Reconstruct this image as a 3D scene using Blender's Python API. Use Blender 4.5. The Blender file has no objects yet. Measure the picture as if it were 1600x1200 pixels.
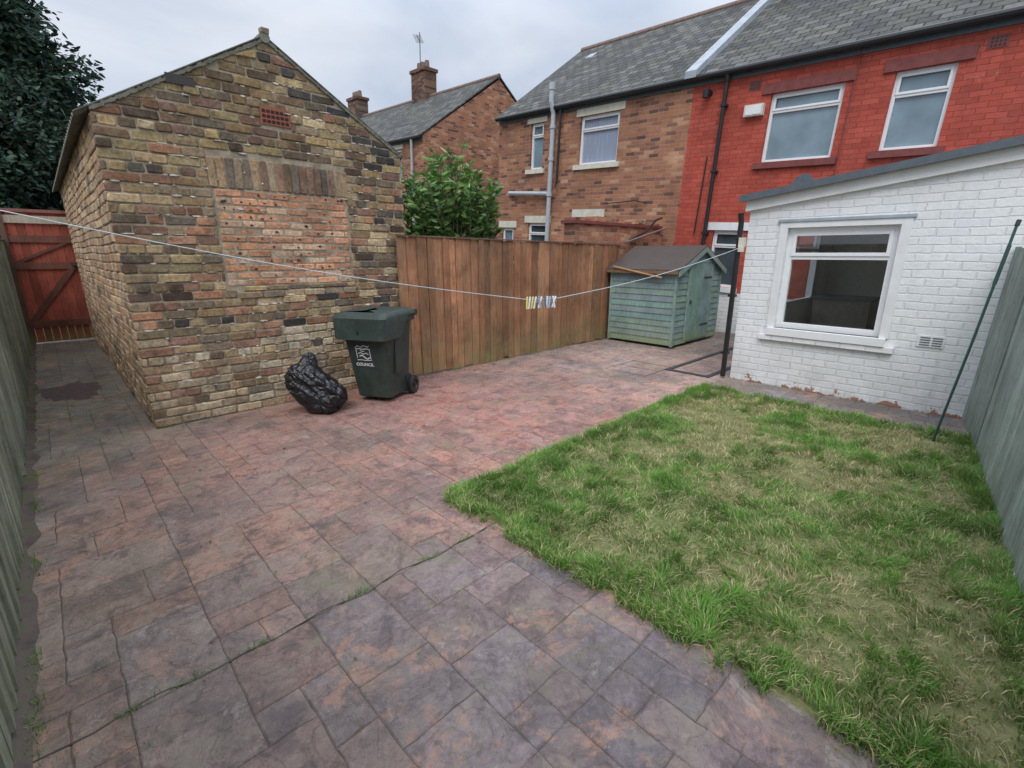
import bpy, math, random, bmesh
import numpy as np
from mathutils import Vector, Matrix, noise
random.seed(7); rng=np.random.default_rng(7)
scene=bpy.context.scene
def link(o,parent=None):
    scene.collection.objects.link(o)
    if parent: o.parent=parent
    return o
def empty(name,loc=(0,0,0),rot=(0,0,0)):
    e=bpy.data.objects.new(name,None); e.location=loc; e.rotation_euler=rot; e.empty_display_size=.2
    return link(e)
# ---------------------------------------------------------------- materials
class NT:
    def __init__(s,name):
        s.m=bpy.data.materials.new(name); s.m.use_nodes=True
        s.n=s.m.node_tree.nodes; s.l=s.m.node_tree.links; s.b=s.n['Principled BSDF']
    def add(s,t,**k):
        x=s.n.new(t)
        for a,v in k.items(): setattr(x,a,v)
        return x
    def con(s,a,b): s.l.new(a,b)
    def noise(s,vec,scale,detail=5,rough=.6,dist=0):
        x=s.add('ShaderNodeTexNoise'); x.inputs['Scale'].default_value=scale; x.inputs['Detail'].default_value=detail
        x.inputs['Roughness'].default_value=rough; x.inputs['Distortion'].default_value=dist
        if vec is not None: s.con(vec,x.inputs['Vector'])
        return x.outputs['Fac']
    def mr(s,v,a,b,c,d,clamp=True):
        x=s.add('ShaderNodeMapRange'); x.clamp=clamp
        s.con(v,x.inputs[0])
        for i,q in enumerate((a,b,c,d)): x.inputs[i+1].default_value=q
        return x.outputs[0]
    def mth(s,op,a,b=None):
        x=s.add('ShaderNodeMath',operation=op)
        for i,q in enumerate((a,b)):
            if q is None: continue
            if isinstance(q,(int,float)): x.inputs[i].default_value=q
            else: s.con(q,x.inputs[i])
        return x.outputs[0]
    def mix(s,f,a,b,bt='MIX'):
        x=s.add('ShaderNodeMixRGB',blend_type=bt)
        for i,q in enumerate((f,a,b)):
            if isinstance(q,(int,float)): x.inputs[i].default_value=q
            elif isinstance(q,tuple): x.inputs[i].default_value=(q[0],q[1],q[2],1)
            else: s.con(q,x.inputs[i])
        return x.outputs[0]
    def scale(s,c,f):
        x=s.add('ShaderNodeVectorMath',operation='SCALE')
        if isinstance(c,tuple): x.inputs[0].default_value=c[:3]
        else: s.con(c,x.inputs[0])
        if isinstance(f,(int,float)): x.inputs['Scale'].default_value=f
        else: s.con(f,x.inputs['Scale'])
        return x.outputs[0]
    def ramp(s,f,stops,interp='LINEAR'):
        x=s.add('ShaderNodeValToRGB'); r=x.color_ramp; r.interpolation=interp
        while len(r.elements)<len(stops): r.elements.new(.5)
        for e,(p,c) in zip(r.elements,stops): e.position=p; e.color=(c[0],c[1],c[2],1)
        s.con(f,x.inputs[0]); return x.outputs[0]
    def map(s,vec,sc):
        x=s.add('ShaderNodeMapping'); x.inputs['Scale'].default_value=sc; s.con(vec,x.inputs['Vector']); return x.outputs[0]
    def obj(s): return s.add('ShaderNodeTexCoord').outputs['Object']
    def bump(s,h,st,dist=.01,prev=None):
        x=s.add('ShaderNodeBump'); x.inputs['Strength'].default_value=st; x.inputs['Distance'].default_value=dist
        s.con(h,x.inputs['Height'])
        if prev is not None: s.con(prev,x.inputs['Normal'])
        return x.outputs['Normal']
    def out(s,col=None,rough=None,nor=None,spec=None,metal=None):
        def st(k,v):
            if v is None: return
            if isinstance(v,(int,float)): s.b.inputs[k].default_value=v
            elif isinstance(v,tuple): s.b.inputs[k].default_value=(v[0],v[1],v[2],1)
            else: s.con(v,s.b.inputs[k])
        st('Base Color',col); st('Roughness',rough); st('Normal',nor); st('Specular IOR Level',spec); st('Metallic',metal)
        return s.m
def attr_mat(name,rough=.85,ns=30,amt=.35,bs=80,bst=.4,bd=.004,stretch=(1,1,1),algae=None,ns2=3,amt2=.2,spec=.3,pale=None,dark=None):
    t=NT(name); c=t.add('ShaderNodeAttribute',attribute_name='Col').outputs['Color']
    o=t.obj(); v=t.map(o,stretch)
    f=t.mr(t.noise(v,ns,6,.65),.25,.75,1-amt,1+amt); g=t.mr(t.noise(o,ns2,3,.5),.3,.7,1-amt2,1+amt2)
    c=t.scale(c,t.mth('MULTIPLY',f,g))
    if pale:
        c=t.mix(t.mr(t.noise(o,pale[0],7,.75),.5,.68,0,pale[2]),c,pale[1])
    if dark:
        c=t.mix(t.mr(t.noise(o,dark[0],8,.75),.5,.64,0,dark[2]),c,dark[1])
    if algae:
        z=t.add('ShaderNodeSeparateXYZ'); t.con(o,z.inputs[0])
        k=t.mr(z.outputs[2],0,algae[0],1,0); k=t.mth('MULTIPLY',k,t.mr(t.noise(o,7,5,.7),.35,.6,0,1))
        k=t.mth('MULTIPLY',k,algae[2]); c=t.mix(k,c,algae[1])
    n=t.bump(t.noise(v,bs,6,.7),bst,bd)
    return t.out(c,rough,n,spec)
def plain(name,col,rough=.5,amt=.1,ns=12,bst=.1,bs=60,spec=.4,metal=None):
    t=NT(name); o=t.obj()
    f=t.mr(t.noise(o,ns,6,.65),.25,.75,1-amt,1+amt)
    return t.out(t.scale(col,f),rough,t.bump(t.noise(o,bs,5),bst,.004),spec,metal)
def brick_mat(name,axis,stops,mortar,bw=.225,rh=.075,ms=.006,bump=.7,bd=.012,stain=.35,rough=.9,mode=None,mf=1.0):
    t=NT(name); o=t.obj(); s=t.add('ShaderNodeSeparateXYZ'); t.con(o,s.inputs[0])
    cb=t.add('ShaderNodeCombineXYZ')
    w=t.mr(t.noise(o,2.5,2),0,1,-.012,.012); w2=t.mr(t.noise(o,14,3),0,1,-.008,.008); w=t.mth('ADD',w,w2)
    t.con(t.mth('ADD',s.outputs[{'X':0,'Y':1}[axis]],w2),cb.inputs[0])
    t.con(t.mth('ADD',s.outputs[2],w),cb.inputs[1])
    b=t.add('ShaderNodeTexBrick'); t.con(cb.outputs[0],b.inputs['Vector'])
    b.inputs['Color1'].default_value=(0,0,0,1); b.inputs['Color2'].default_value=(1,1,1,1); b.inputs['Mortar'].default_value=(.5,.5,.5,1)
    b.inputs['Scale'].default_value=1; b.inputs['Brick Width'].default_value=bw; b.inputs['Row Height'].default_value=rh
    b.inputs['Mortar Size'].default_value=ms; b.inputs['Mortar Smooth'].default_value=.5; b.inputs['Bias'].default_value=0
    col=t.ramp(b.outputs['Color'],stops)
    col=t.mix(t.mth('MULTIPLY',b.outputs['Fac'],mf),col,mortar)
    f=t.mr(t.noise(o,45,6,.7),.25,.75,.8,1.2); g=t.mr(t.noise(o,1.2,6,.65),.3,.7,1-stain,1+stain*.6)
    if mode: f=t.mr(t.noise(o,45,6,.7),.25,.75,.93,1.07)
    col=t.scale(col,t.mth('MULTIPLY',f,g))
    if mode=='white':
        gr=t.mth('MULTIPLY',t.mr(s.outputs[2],0,.5,1,0),t.mr(t.noise(o,5,6,.7),.35,.7,0,.6))
        col=t.mix(gr,col,(.40,.39,.33))
        gr=t.mr(t.noise(t.map(o,(1,4,.6)),2.5,6,.7),.5,.75,0,.28); col=t.mix(gr,col,(.5,.52,.5))
        fl=t.mth('ADD',t.noise(o,9,6,.65),t.mr(s.outputs[2],0,.26,.20,-.4,False))
        fl=t.mr(fl,.67,.69,0,1)
        col=t.mix(fl,col,(.36,.2,.14))
    if mode=='red':
        fl=t.mr(t.noise(o,1.6,7,.75),.66,.72,0,.55); col=t.mix(fl,col,(.5,.3,.22))
        st=t.mr(t.noise(t.map(o,(1,3,.35)),2.2,5,.6),.5,.75,0,.4); col=t.mix(st,col,(.2,.055,.045))
        st=t.mr(t.noise(o,4,7,.75),.5,.7,0,.25); col=t.mix(st,col,(.5,.18,.14))
    inv=t.mth('SUBTRACT',1,b.outputs['Fac'])
    n=t.bump(inv,bump,bd); n=t.bump(t.noise(o,22 if mode else 35,6,.7),.5,.012,n)
    return t.out(col,rough,n,.25)
M={}
M['brickgeo']=attr_mat('weathered_brick',.92,34,.5,55,.9,.008,ns2=2.2,amt2=.22,spec=.15,pale=(9,(.42,.36,.26),.22),dark=(6,(.07,.055,.045),.55))
M['woodfence']=attr_mat('fence_wood_stain',.85,14,.5,25,.6,.005,(5,5,.35),(.6,(.24,.22,.10),.9),2,.3,pale=(3,(.28,.20,.14),.45),dark=(2.2,(.11,.065,.04),.5))
M['greyfence']=attr_mat('fence_wood_grey_green',.85,12,.45,22,.6,.005,(5,5,.3),(.3,(.13,.16,.08),.6),2,.2,pale=(5,(.4,.42,.38),.4),dark=(4,(.1,.11,.09),.35))
M['wood']=attr_mat('painted_timber',.7,14,.3,30,.4,.003,(3,3,.6),(.3,(.26,.27,.1),.85),3,.2)
M['attr']=attr_mat('painted_misc',.6,25,.12,60,.15,.003,ns2=4,amt2=.08)
M['upvc']=plain('white_upvc',(.8,.81,.82),.3,.04,bst=.02)
M['mortar']=plain('old_mortar',(.32,.275,.205),.95,.5,14,.9,60,.1)
M['cream']=plain('painted_stone',(.62,.59,.5),.8,.18,9,.3,40)
M['redstone']=plain('red_painted_stone',(.2,.06,.055),.8,.3,9,.4,30)
M['black']=plain('black_plastic',(.022,.022,.025),.35,.2)
M['greypipe']=plain('grey_pipe',(.42,.46,.5),.5,.15)
M['flash']=plain('lead_flashing',(.34,.38,.42),.6,.25,6)
M['fascia']=plain('grey_trim',(.10,.12,.14),.5,.2)
M['whitep']=plain('white_paint',(.75,.76,.76),.6,.1,6,.15)
def glass(name,col,rough=.04):
    t=NT(name); o=t.obj()
    f=t.noise(o,2.2,3,.5); c=t.scale(col,t.mr(f,.3,.7,.75,1.2))
    return t.out(c,rough,None,.8)
M['glassl']=glass('window_glass_blind_and_sky_tint',(.19,.27,.32))  # bluish base colour holds painted sky reflection along with the blind
M['glassd']=glass('window_glass_dark',(.06,.08,.09))
t=NT('net_curtain'); o=t.obj(); w=t.add('ShaderNodeTexWave'); w.inputs['Scale'].default_value=9; w.inputs['Distortion'].default_value=2.5; t.con(t.map(o,(0,1,.12)),w.inputs['Vector'])
M['net']=t.out(t.mix(t.mth('MULTIPLY',w.outputs['Fac'],t.mr(t.noise(o,18,5,.7),.3,.6,.3,1)),(.28,.32,.42),(.66,.7,.78)),.15,None,.6)
t=NT('clear_glass'); tr=t.add('ShaderNodeBsdfTransparent'); gl=t.add('ShaderNodeBsdfGlossy'); gl.inputs['Roughness'].default_value=.01
fr=t.add('ShaderNodeFresnel'); fr.inputs['IOR'].default_value=2.0; mx=t.add('ShaderNodeMixShader'); tr.inputs[0].default_value=(.85,.9,.9,1)
t.con(fr.outputs[0],mx.inputs[0]); t.con(tr.outputs[0],mx.inputs[1]); t.con(gl.outputs[0],mx.inputs[2]); t.con(mx.outputs[0],t.n['Material Output'].inputs[0]); M['clear']=t.m
RB=[(0,(.13,.07,.055)),(.15,(.27,.12,.08)),(.45,(.42,.19,.105)),(.75,(.38,.16,.095)),(1,(.52,.3,.18))]
M['bh_front']=brick_mat('orange_brick_front','Y',RB,(.36,.32,.27))
M['bh_side']=brick_mat('orange_brick_side','X',RB,(.33,.29,.24))
M['chim']=brick_mat('sooty_chimney_brick','Y',[(0,(.07,.045,.04)),(.6,(.19,.1,.075)),(1,(.26,.15,.1))],(.15,.13,.11))
RR=[(0,(.38,.07,.047)),(.5,(.45,.085,.056)),(1,(.50,.10,.07))]
M['rh_front']=brick_mat('red_painted_brick','Y',RR,(.31,.06,.043),bump=.9,bd=.008,stain=.22,rough=.75,mode='red',mf=.55)
WW=[(0,(.77,.79,.80)),(1,(.83,.84,.84))]
M['we_front']=brick_mat('white_painted_brick','Y',WW,(.72,.74,.75),bump=.75,bd=.007,stain=.05,rough=.6,mode='white',mf=.35,ms=.008)
M['we_side']=brick_mat('white_painted_brick_side','X',WW,(.72,.74,.75),bump=.75,bd=.007,stain=.05,rough=.6,mode='white',mf=.35,ms=.008)
def slate_mat():
    t=NT('roof_slate'); o=t.obj(); s=t.add('ShaderNodeSeparateXYZ'); t.con(o,s.inputs[0])
    cb=t.add('ShaderNodeCombineXYZ'); t.con(s.outputs[1],cb.inputs[0]); t.con(t.mth('MULTIPLY',s.outputs[0],1.22),cb.inputs[1])
    b=t.add('ShaderNodeTexBrick'); t.con(cb.outputs[0],b.inputs['Vector'])
    b.inputs['Color1'].default_value=(0,0,0,1); b.inputs['Color2'].default_value=(1,1,1,1); b.inputs['Mortar'].default_value=(0,0,0,1)
    b.inputs['Scale'].default_value=1; b.inputs['Brick Width'].default_value=.26; b.inputs['Row Height'].default_value=.19; b.inputs['Mortar Size'].default_value=.012; b.inputs['Mortar Smooth'].default_value=.2
    c=t.ramp(b.outputs['Color'],[(0,(.06,.063,.065)),(.6,(.10,.10,.10)),(1,(.17,.165,.155))])
    c=t.mix(t.mr(t.noise(o,1.3,6,.7),.42,.7,0,.6),c,(.13,.13,.095)); c=t.mix(b.outputs['Fac'],c,(.025,.025,.025))
    c=t.scale(c,t.mr(t.noise(o,14,7,.75),.25,.75,.5,1.35))
    c=t.mix(t.mr(t.noise(o,9,8,.8),.6,.7,0,.4),c,(.24,.24,.2))
    fr=t.mth('FRACT',t.mth('DIVIDE',t.mth('MULTIPLY',s.outputs[0],1.22),.19))
    n=t.bump(t.mth('SUBTRACT',1,fr),.8,.03); n=t.bump(t.mth('SUBTRACT',1,b.outputs['Fac']),.5,.01,n)
    return t.out(c,.85,n,.15)
M['slate']=slate_mat()
# ---------------------------------------------------------------- mesh builder
class MB:
    def __init__(s): s.v=[];s.f=[];s.c=[];s.mi=[];s.mats=[]
    def mat(s,m):
        if m not in s.mats: s.mats.append(m)
        return s.mats.index(m)
    def poly(s,vs,fs,col=(1,1,1),m=None):
        k=len(s.v); s.v+= [tuple(p) for p in vs]; s.c+=[(col[0],col[1],col[2],1)]*len(vs)
        i=s.mat(m) if m else 0
        for f in fs: s.f.append([k+a for a in f]); s.mi.append(i)
    def hexa(s,p,col=(1,1,1),m=None):
        s.poly(p,[(0,1,2,3),(7,6,5,4),(0,4,5,1),(1,5,6,2),(2,6,7,3),(3,7,4,0)],col,m)
    def box(s,x0,x1,y0,y1,z0,z1,col=(1,1,1),m=None,j=0):
        p=[(x0,y0,z0),(x1,y0,z0),(x1,y1,z0),(x0,y1,z0),(x0,y0,z1),(x1,y0,z1),(x1,y1,z1),(x0,y1,z1)]
        if j: p=[tuple(a+random.uniform(-j,j) for a in q) for q in p]
        s.hexa(p,col,m)
    def boxP(s,P,u0,u1,v0,v1,d0,d1,col=(1,1,1),m=None):
        p=[P(u0,v0,d0),P(u1,v0,d0),P(u1,v1,d0),P(u0,v1,d0),P(u0,v0,d1),P(u1,v0,d1),P(u1,v1,d1),P(u0,v1,d1)]
        s.hexa(p,col,m)
    def tube(s,pts,r,n=10,col=(1,1,1),m=None,r2=None):
        pts=[Vector(p) for p in pts]; rings=[]
        for i,p in enumerate(pts):
            d=(pts[min(i+1,len(pts)-1)]-pts[max(i-1,0)]).normalized()
            a=d.orthogonal().normalized() if abs(d.z)>.9 else d.cross(Vector((0,0,1))).normalized(); b=d.cross(a)
            rr=r if r2 is None else r+(r2-r)*i/(len(pts)-1)
            rings.append([p+a*rr*math.cos(2*math.pi*k/n)+b*rr*math.sin(2*math.pi*k/n) for k in range(n)])
        s.loft(rings,col,m)
    def loft(s,rings,col=(1,1,1),m=None,cap=True):
        n=len(rings[0]); vs=[p for r in rings for p in r]; fs=[]
        for i in range(len(rings)-1):
            for k in range(n): fs.append((i*n+k,i*n+(k+1)%n,(i+1)*n+(k+1)%n,(i+1)*n+k))
        if cap: fs.append(tuple(range(n))[::-1]); fs.append(tuple((len(rings)-1)*n+k for k in range(n)))
        s.poly(vs,fs,col,m)
    def build(s,name,parent=None,defmat=None,smooth=False,bevel=0,autos=False):
        me=bpy.data.meshes.new(name); me.from_pydata(s.v,[],s.f)
        ca=me.color_attributes.new('Col','FLOAT_COLOR','POINT'); ca.data.foreach_set('color',np.array(s.c,dtype=np.float32).ravel())
        if s.mats:
            for m in s.mats: me.materials.append(M[m] if isinstance(m,str) else m)
            me.polygons.foreach_set('material_index',s.mi)
        elif defmat: me.materials.append(M[defmat] if isinstance(defmat,str) else defmat)
        bm=bmesh.new(); bm.from_mesh(me); bmesh.ops.recalc_face_normals(bm,faces=bm.faces); bm.to_mesh(me); bm.free()
        if smooth:
            me.polygons.foreach_set('use_smooth',[True]*len(me.polygons))
            if autos:
                try: me.set_sharp_from_angle(angle=math.radians(35))
                except Exception: pass
        ob=bpy.data.objects.new(name,me); link(ob,parent)
        if bevel:
            b=ob.modifiers.new('bev','BEVEL'); b.width=bevel; b.segments=2; b.limit_method='ANGLE'
        return ob
def np_mesh(name,V,F,C,mat,parent=None):
    me=bpy.data.meshes.new(name); n,k=F.shape
    me.vertices.add(len(V)); me.vertices.foreach_set('co',V.astype(np.float32).ravel())
    me.loops.add(n*k); me.loops.foreach_set('vertex_index',F.astype(np.int32).ravel())
    me.polygons.add(n); me.polygons.foreach_set('loop_start',np.arange(0,n*k,k,dtype=np.int32))
    try: me.polygons.foreach_set('loop_total',np.full(n,k,dtype=np.int32))
    except Exception: pass
    me.update(calc_edges=True)
    ca=me.color_attributes.new('Col','FLOAT_COLOR','POINT')
    C4=np.ones((len(V),4),np.float32); C4[:,:3]=C; ca.data.foreach_set('color',C4.ravel())
    me.materials.append(mat); ob=bpy.data.objects.new(name,me); return link(ob,parent)
def wall_open(mb,P,u0,u1,v0,v1,ops,depth,m):
    us=sorted(set([u0,u1]+[o[0] for o in ops]+[o[1] for o in ops])); vs=sorted(set([v0,v1]+[o[2] for o in ops]+[o[3] for o in ops]))
    for i in range(len(us)-1):
        for k in range(len(vs)-1):
            cu=(us[i]+us[i+1])/2; cv=(vs[k]+vs[k+1])/2
            if any(o[0]<cu<o[1] and o[2]<cv<o[3] for o in ops): continue
            mb.poly([P(us[i],vs[k],0),P(us[i+1],vs[k],0),P(us[i+1],vs[k+1],0),P(us[i],vs[k+1],0)],[(0,1,2,3)],(1,1,1),m)
    if depth<=0: return
    for a,b,c,d in ops:
        for q in (((a,c),(b,c)),((b,c),(b,d)),((b,d),(a,d)),((a,d),(a,c))):
            (p,r),(p2,r2)=q
            mb.poly([P(p,r,0),P(p2,r2,0),P(p2,r2,depth),P(p,r,depth)],[(0,1,2,3)],(1,1,1),m)
def window(mb,P,u0,u1,v0,v1,gm,trans=None,mull=None,d=.055,fw=.05):
    mb.boxP(P,u0,u0+fw,v0,v1,d,d+.06,m='upvc'); mb.boxP(P,u1-fw,u1,v0,v1,d,d+.06,m='upvc')
    mb.boxP(P,u0+fw,u1-fw,v0,v0+fw,d,d+.06,m='upvc'); mb.boxP(P,u0+fw,u1-fw,v1-fw,v1,d,d+.06,m='upvc')
    def sash(a,b,c,e,w=.035):
        mb.boxP(P,a,a+w,c,e,d-.012,d+.02,m='upvc'); mb.boxP(P,b-w,b,c,e,d-.012,d+.02,m='upvc')
        mb.boxP(P,a+w,b-w,c,c+w,d-.012,d+.02,m='upvc'); mb.boxP(P,a+w,b-w,e-w,e,d-.012,d+.02,m='upvc')
    if trans:
        mb.boxP(P,u0+fw,u1-fw,trans-.022,trans+.022,d+.002,d+.058,m='upvc')
        sash(u0+fw-.01,u1-fw+.01,trans+.015,v1-fw+.01)
    else: sash(u0+fw-.01,u1-fw+.01,v0+fw-.01,v1-fw+.01)
    mb.poly([P(u0+.02,v0+.02,d+.045),P(u1-.02,v0+.02,d+.045),P(u1-.02,v1-.02,d+.045),P(u0+.02,v1-.02,d+.045)],[(0,1,2,3)],(1,1,1),gm)
# ================================================================= terrace houses
SL=.05
def PX(x): return lambda u,v,d:(x+d,u,v)
M['redtile']=plain('clay_ridge_tile',(.2,.14,.12),.8,.3,8,.3)
def terrace(name,y0,y1,ops,front,side,yr=5.0,gl=True,gr=True):
    e=empty(name,(0,5,0),(SL,0,0)); mb=MB(); a=y0-5;b=y1-5; x0=9.5;x1=15.9;xr=12.7;ze=4.7;zr=6.95
    P=PX(x0); wall_open(mb,P,a,b,-1.2,ze,ops,.12,front)
    for yy,f in ((a,gl),(b,gr)):
        if f: mb.poly([(x0,yy,-1.2),(x1,yy,-1.2),(x1,yy,ze),(xr,yy,zr-.04),(x0,yy,ze)],[(0,1,2,3,4)],(1,1,1),side)
    mb.poly([(x1,a,-1.2),(x1,b,-1.2),(x1,b,ze),(x1,a,ze)],[(0,1,2,3)],(1,1,1),front)
    mb.build('walls',e)
    r=MB(); s=(zr-ze)/(xr-x0); ov=.16
    for sg in (1,-1):
        xe=x0-ov if sg==1 else x1+ov
        z=ze-ov*s+.03
        r.hexa([(xe,a-.02,z),(xr,a-.02,zr+.03),(xr,b+.02,zr+.03),(xe,b+.02,z),(xe,a-.02,z+.05),(xr,a-.02,zr+.08),(xr,b+.02,zr+.08),(xe,b+.02,z+.05)])
    r.build('roof',e,'slate')
    g=MB(); g.box(x0-.03,x0,a,b,ze-.17,ze-.02,m='fascia')
    g.tube([(x0-.13,a,ze-.06),(x0-.13,b,ze-.06)],.055,m='black')
    yy=a
    while yy<b-.05:
        l=min(.44,b-yy); g.tube([(xr,yy,zr+.06),(xr,yy+l,zr+.06)],.085,m='redtile'); yy+=.45
    g.build('gutter_and_ridge',e)
    return e
Z=lambda y:y-5
# --- red painted house
ops=[(Z(2.57),Z(3.65),3.12,4.2),(Z(1.26),Z(1.95),3.16,4.22),(Z(3.72),Z(4.3),.92,1.98)]
red=terrace('red_painted_terraced_house',-6,5.08,ops,'rh_front','bh_side',gl=True,gr=False)
mb=MB(); P=PX(9.5)
window(mb,P,*ops[0],'glassl',trans=3.92); window(mb,P,*ops[1],'glassl',trans=3.9); window(mb,P,*ops[2],'glassd',trans=1.68)
mb.build('windows',red,bevel=.004)
tr=MB()
tr.boxP(P,Z(2.44),Z(3.8),4.2,4.36,-.03,0,m='redstone'); tr.boxP(P,Z(1.1),Z(2.1),4.22,4.38,-.03,0,m='redstone')
tr.boxP(P,Z(2.47),Z(3.75),3.02,3.12,-.06,0,m='redstone'); tr.boxP(P,Z(1.16),Z(2.05),3.06,3.16,-.06,0,m='redstone')
tr.boxP(P,Z(3.62),Z(4.4),1.98,2.12,-.03,0,m='whitep'); tr.boxP(P,Z(3.66),Z(4.36),.83,.92,-.05,0,m='whitep')
tr.boxP(P,Z(2.3),Z(5.02),-.8,.83,-.012,0,m='we_front')
tr.tube([(9.41,Z(4.42),4.62),(9.41,Z(4.42),.3)],.036,m='black')
tr.tube([(9.38,Z(4.42),4.66),(9.41,Z(4.42),4.5)],.05,m='black')
for z in (4.1,3,1.9): tr.box(9.36,9.5,Z(4.42)-.05,Z(4.42)+.05,z,z+.04,m='black')
tr.tube([(9.47,Z(2.45),4.6),(9.47,Z(2.45),2.3)],.01,m='redstone')
tr.tube([(9.47,Z(4.62),3.3),(9.46,Z(4.66),1.9)],.012,m='black')
tr.tube([(9.5,Z(4.76),4.38),(9.36,Z(4.76),4.38)],.06,m='black'); tr.tube([(9.36,Z(4.76),4.4),(9.36,Z(4.76),4.28)],.06,m='black')
tr.boxP(P,Z(3.72),Z(4.04),3.88,4.06,-.09,0,m='cream')
tr.boxP(P,Z(3.75),Z(4.01),3.9,4.04,-.1,-.09,m='whitep')
for y in (3.95,.92):
    tr.boxP(P,Z(y)-.1,Z(y)+.1,4.3,4.45,-.008,0,m='redstone')
    for i in range(4):
        for k in range(3): tr.boxP(P,Z(y)-.08+i*.042,Z(y)-.055+i*.042,4.32+k*.042,4.345+k*.042,-.011,-.008,m='black')
tr.hexa([(9.3,Z(4.98),4.64),(12.7,Z(4.98),7.03),(12.7,Z(5.2),7.03),(9.3,Z(5.2),4.64),(9.3,Z(4.98),4.76),(12.7,Z(4.98),7.15),(12.7,Z(5.2),7.15),(9.3,Z(5.2),4.76)],m='flash')
c=Vector((9.1,Z(2.75),2.62)); rings=[]
for i in range(5):
    r=.03+.05*i; rings.append([c+Vector((-.012*i*i*.3,r*math.cos(a)*.8,r*math.sin(a))) for a in [2*math.pi*k/20 for k in range(20)]])
tr.loft(rings,m='fascia'); tr.tube([(9.12,Z(2.75),2.6),(9.5,Z(2.75),2.5)],.02,m='black')
def chimney(mb,y,zb,h,w=.9,d=.55):
    mb.box(12.7-d/2,12.7+d/2,y-w/2,y+w/2,zb,zb+h,m='chim'); mb.box(12.7-d/2-.05,12.7+d/2+.05,y-w/2-.05,y+w/2+.05,zb+h,zb+h+.12,m='chim')
    for k in (-.25,.05,.3): mb.tube([(12.7,y+k,zb+h+.12),(12.7,y+k,zb+h+.42)],.11,m='redtile',r2=.085)
chimney(tr,Z(4.7),6.8,1.1)
tr.tube([(11.6,Z(3.2),6.32),(11.3,Z(2.6),6.1),(11.6,Z(2.1),6.32),(12.6,Z(2.2),7.0)],.012,m='black')
tr.build('trim_and_pipes',red)
# --- brown brick house
ops=[(Z(6.7),Z(7.76),3.36,4.38),(Z(8.9),Z(9.33),3.36,4.42),(Z(8.62),Z(9.3),1.1,2.08),(Z(7.0),Z(7.7),1.1,2.22),(Z(9.85),Z(10.3),1.1,1.95)]
br=terrace('brick_terraced_house',5.08,10.5,ops,'bh_front','bh_side',gl=False,gr=True)
mb=MB()
window(mb,P,*ops[0],'net',trans=4.08); window(mb,P,*ops[1],'glassl',trans=4.12); window(mb,P,*ops[2],'glassd',trans=1.8); window(mb,P,*ops[3],'glassd',trans=1.9); window(mb,P,*ops[4],'glassl')
mb.build('windows',br,bevel=.004)
tr=MB()
for o_ in ops:
    tr.boxP(P,o_[0]-.12,o_[1]+.12,o_[3],o_[3]+.17,-.02,0,m='cream'); tr.boxP(P,o_[0]-.1,o_[1]+.1,o_[2]-.1,o_[2],-.06,0,m='cream')
tr.tube([(9.3,Z(8.52),5.15),(9.3,Z(8.52),4.75),(9.38,Z(8.5),4.5),(9.38,Z(8.5),.2)],.055,m='greypipe'); tr.tube([(9.3,Z(8.52),5.0),(9.3,Z(8.52),5.15)],.07,m='greypipe')
for z in (4.2,3.5,2.7): tr.tube([(9.38,Z(8.5),z),(9.38,Z(8.5),z+.08)],.072,m='greypipe')
tr.tube([(9.4,Z(9.95),2.82),(9.4,Z(8.5),2.76)],.05,m='greypipe')
tr.tube([(9.4,Z(8.3),4.6),(9.4,Z(8.3),3.0),(9.4,Z(8.35),2.9)],.03,m='black')
tr.tube([(9.45,Z(6.9),2.5),(9.45,Z(6.1),2.55),(9.45,Z(5.8),2.5)],.012,m='black')
tr.hexa([(11.9,Z(9.45),6.42),(12.1,Z(9.45),6.56),(12.1,Z(9.7),6.56),(11.9,Z(9.7),6.42),(11.9,Z(9.45),6.49),(12.1,Z(9.45),6.63),(12.1,Z(9.7),6.63),(11.9,Z(9.7),6.49)],m='flash')
tr.build('trim_and_pipes',br)
# --- far terrace
ops=[(Z(15.4),Z(16.3),3.36,4.4),(Z(19),Z(20),3.36,4.4),(Z(23),Z(24),3.36,4.4)]
fr_=terrace('brick_end_terrace_house',14.1,34,ops,'bh_front','bh_side')
mb=MB()
for o_ in ops: window(mb,P,*o_,'glassl',trans=4.08); mb.boxP(P,o_[0]-.12,o_[1]+.12,o_[3],o_[3]+.17,-.02,0,m='cream')
chimney(mb,Z(18.7),6.75,1.15,1.0); chimney(mb,Z(24.4),6.75,1.0,1.0)
mb.tube([(12.55,Z(18.7),7.9),(12.55,Z(18.7),9.3)],.018,m='fascia'); mb.tube([(12.2,Z(18.4),9.05),(12.9,Z(19.2),9.15)],.012,m='fascia')
for k in range(7):
    q=k/6; c=Vector((12.2+.7*q,Z(18.4)+.8*q,9.05+.1*q)); mb.tube([c+Vector((-.12,.1,0)),c+Vector((.12,-.1,0))],.008,m='fascia')
mb.tube([(9.38,Z(14.6),4.6),(9.38,Z(14.6),.2)],.04,m='greypipe')
mb.build('windows_and_chimneys',fr_)
# ================================================================= neighbour brick yard wall
mb=MB()
mb.box(6.6,9.45,5.3,5.52,0,2.0,m='bh_side'); mb.box(6.55,9.45,5.26,5.56,2.0,2.05,m='redstone')
mb.box(7.8,9.4,5.22,5.3,0,1.85,m='bh_side')
mb.tube([(8.1,5.15,1.75),(8.6,5.15,1.9),(9.0,5.15,2.15),(9.3,5.2,2.2)],.022,m='black')
mb.tube([(7.9,5.12,1.7),(9.3,5.1,2.0)],.018,m='redtile')
for k in range(9): mb.box(6.6+k*.31,6.6+k*.31+.27,5.28,5.54,2.05,2.05+random.uniform(.03,.09),m='bh_side',j=.01)
mb.build('neighbour_yard_wall')
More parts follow.
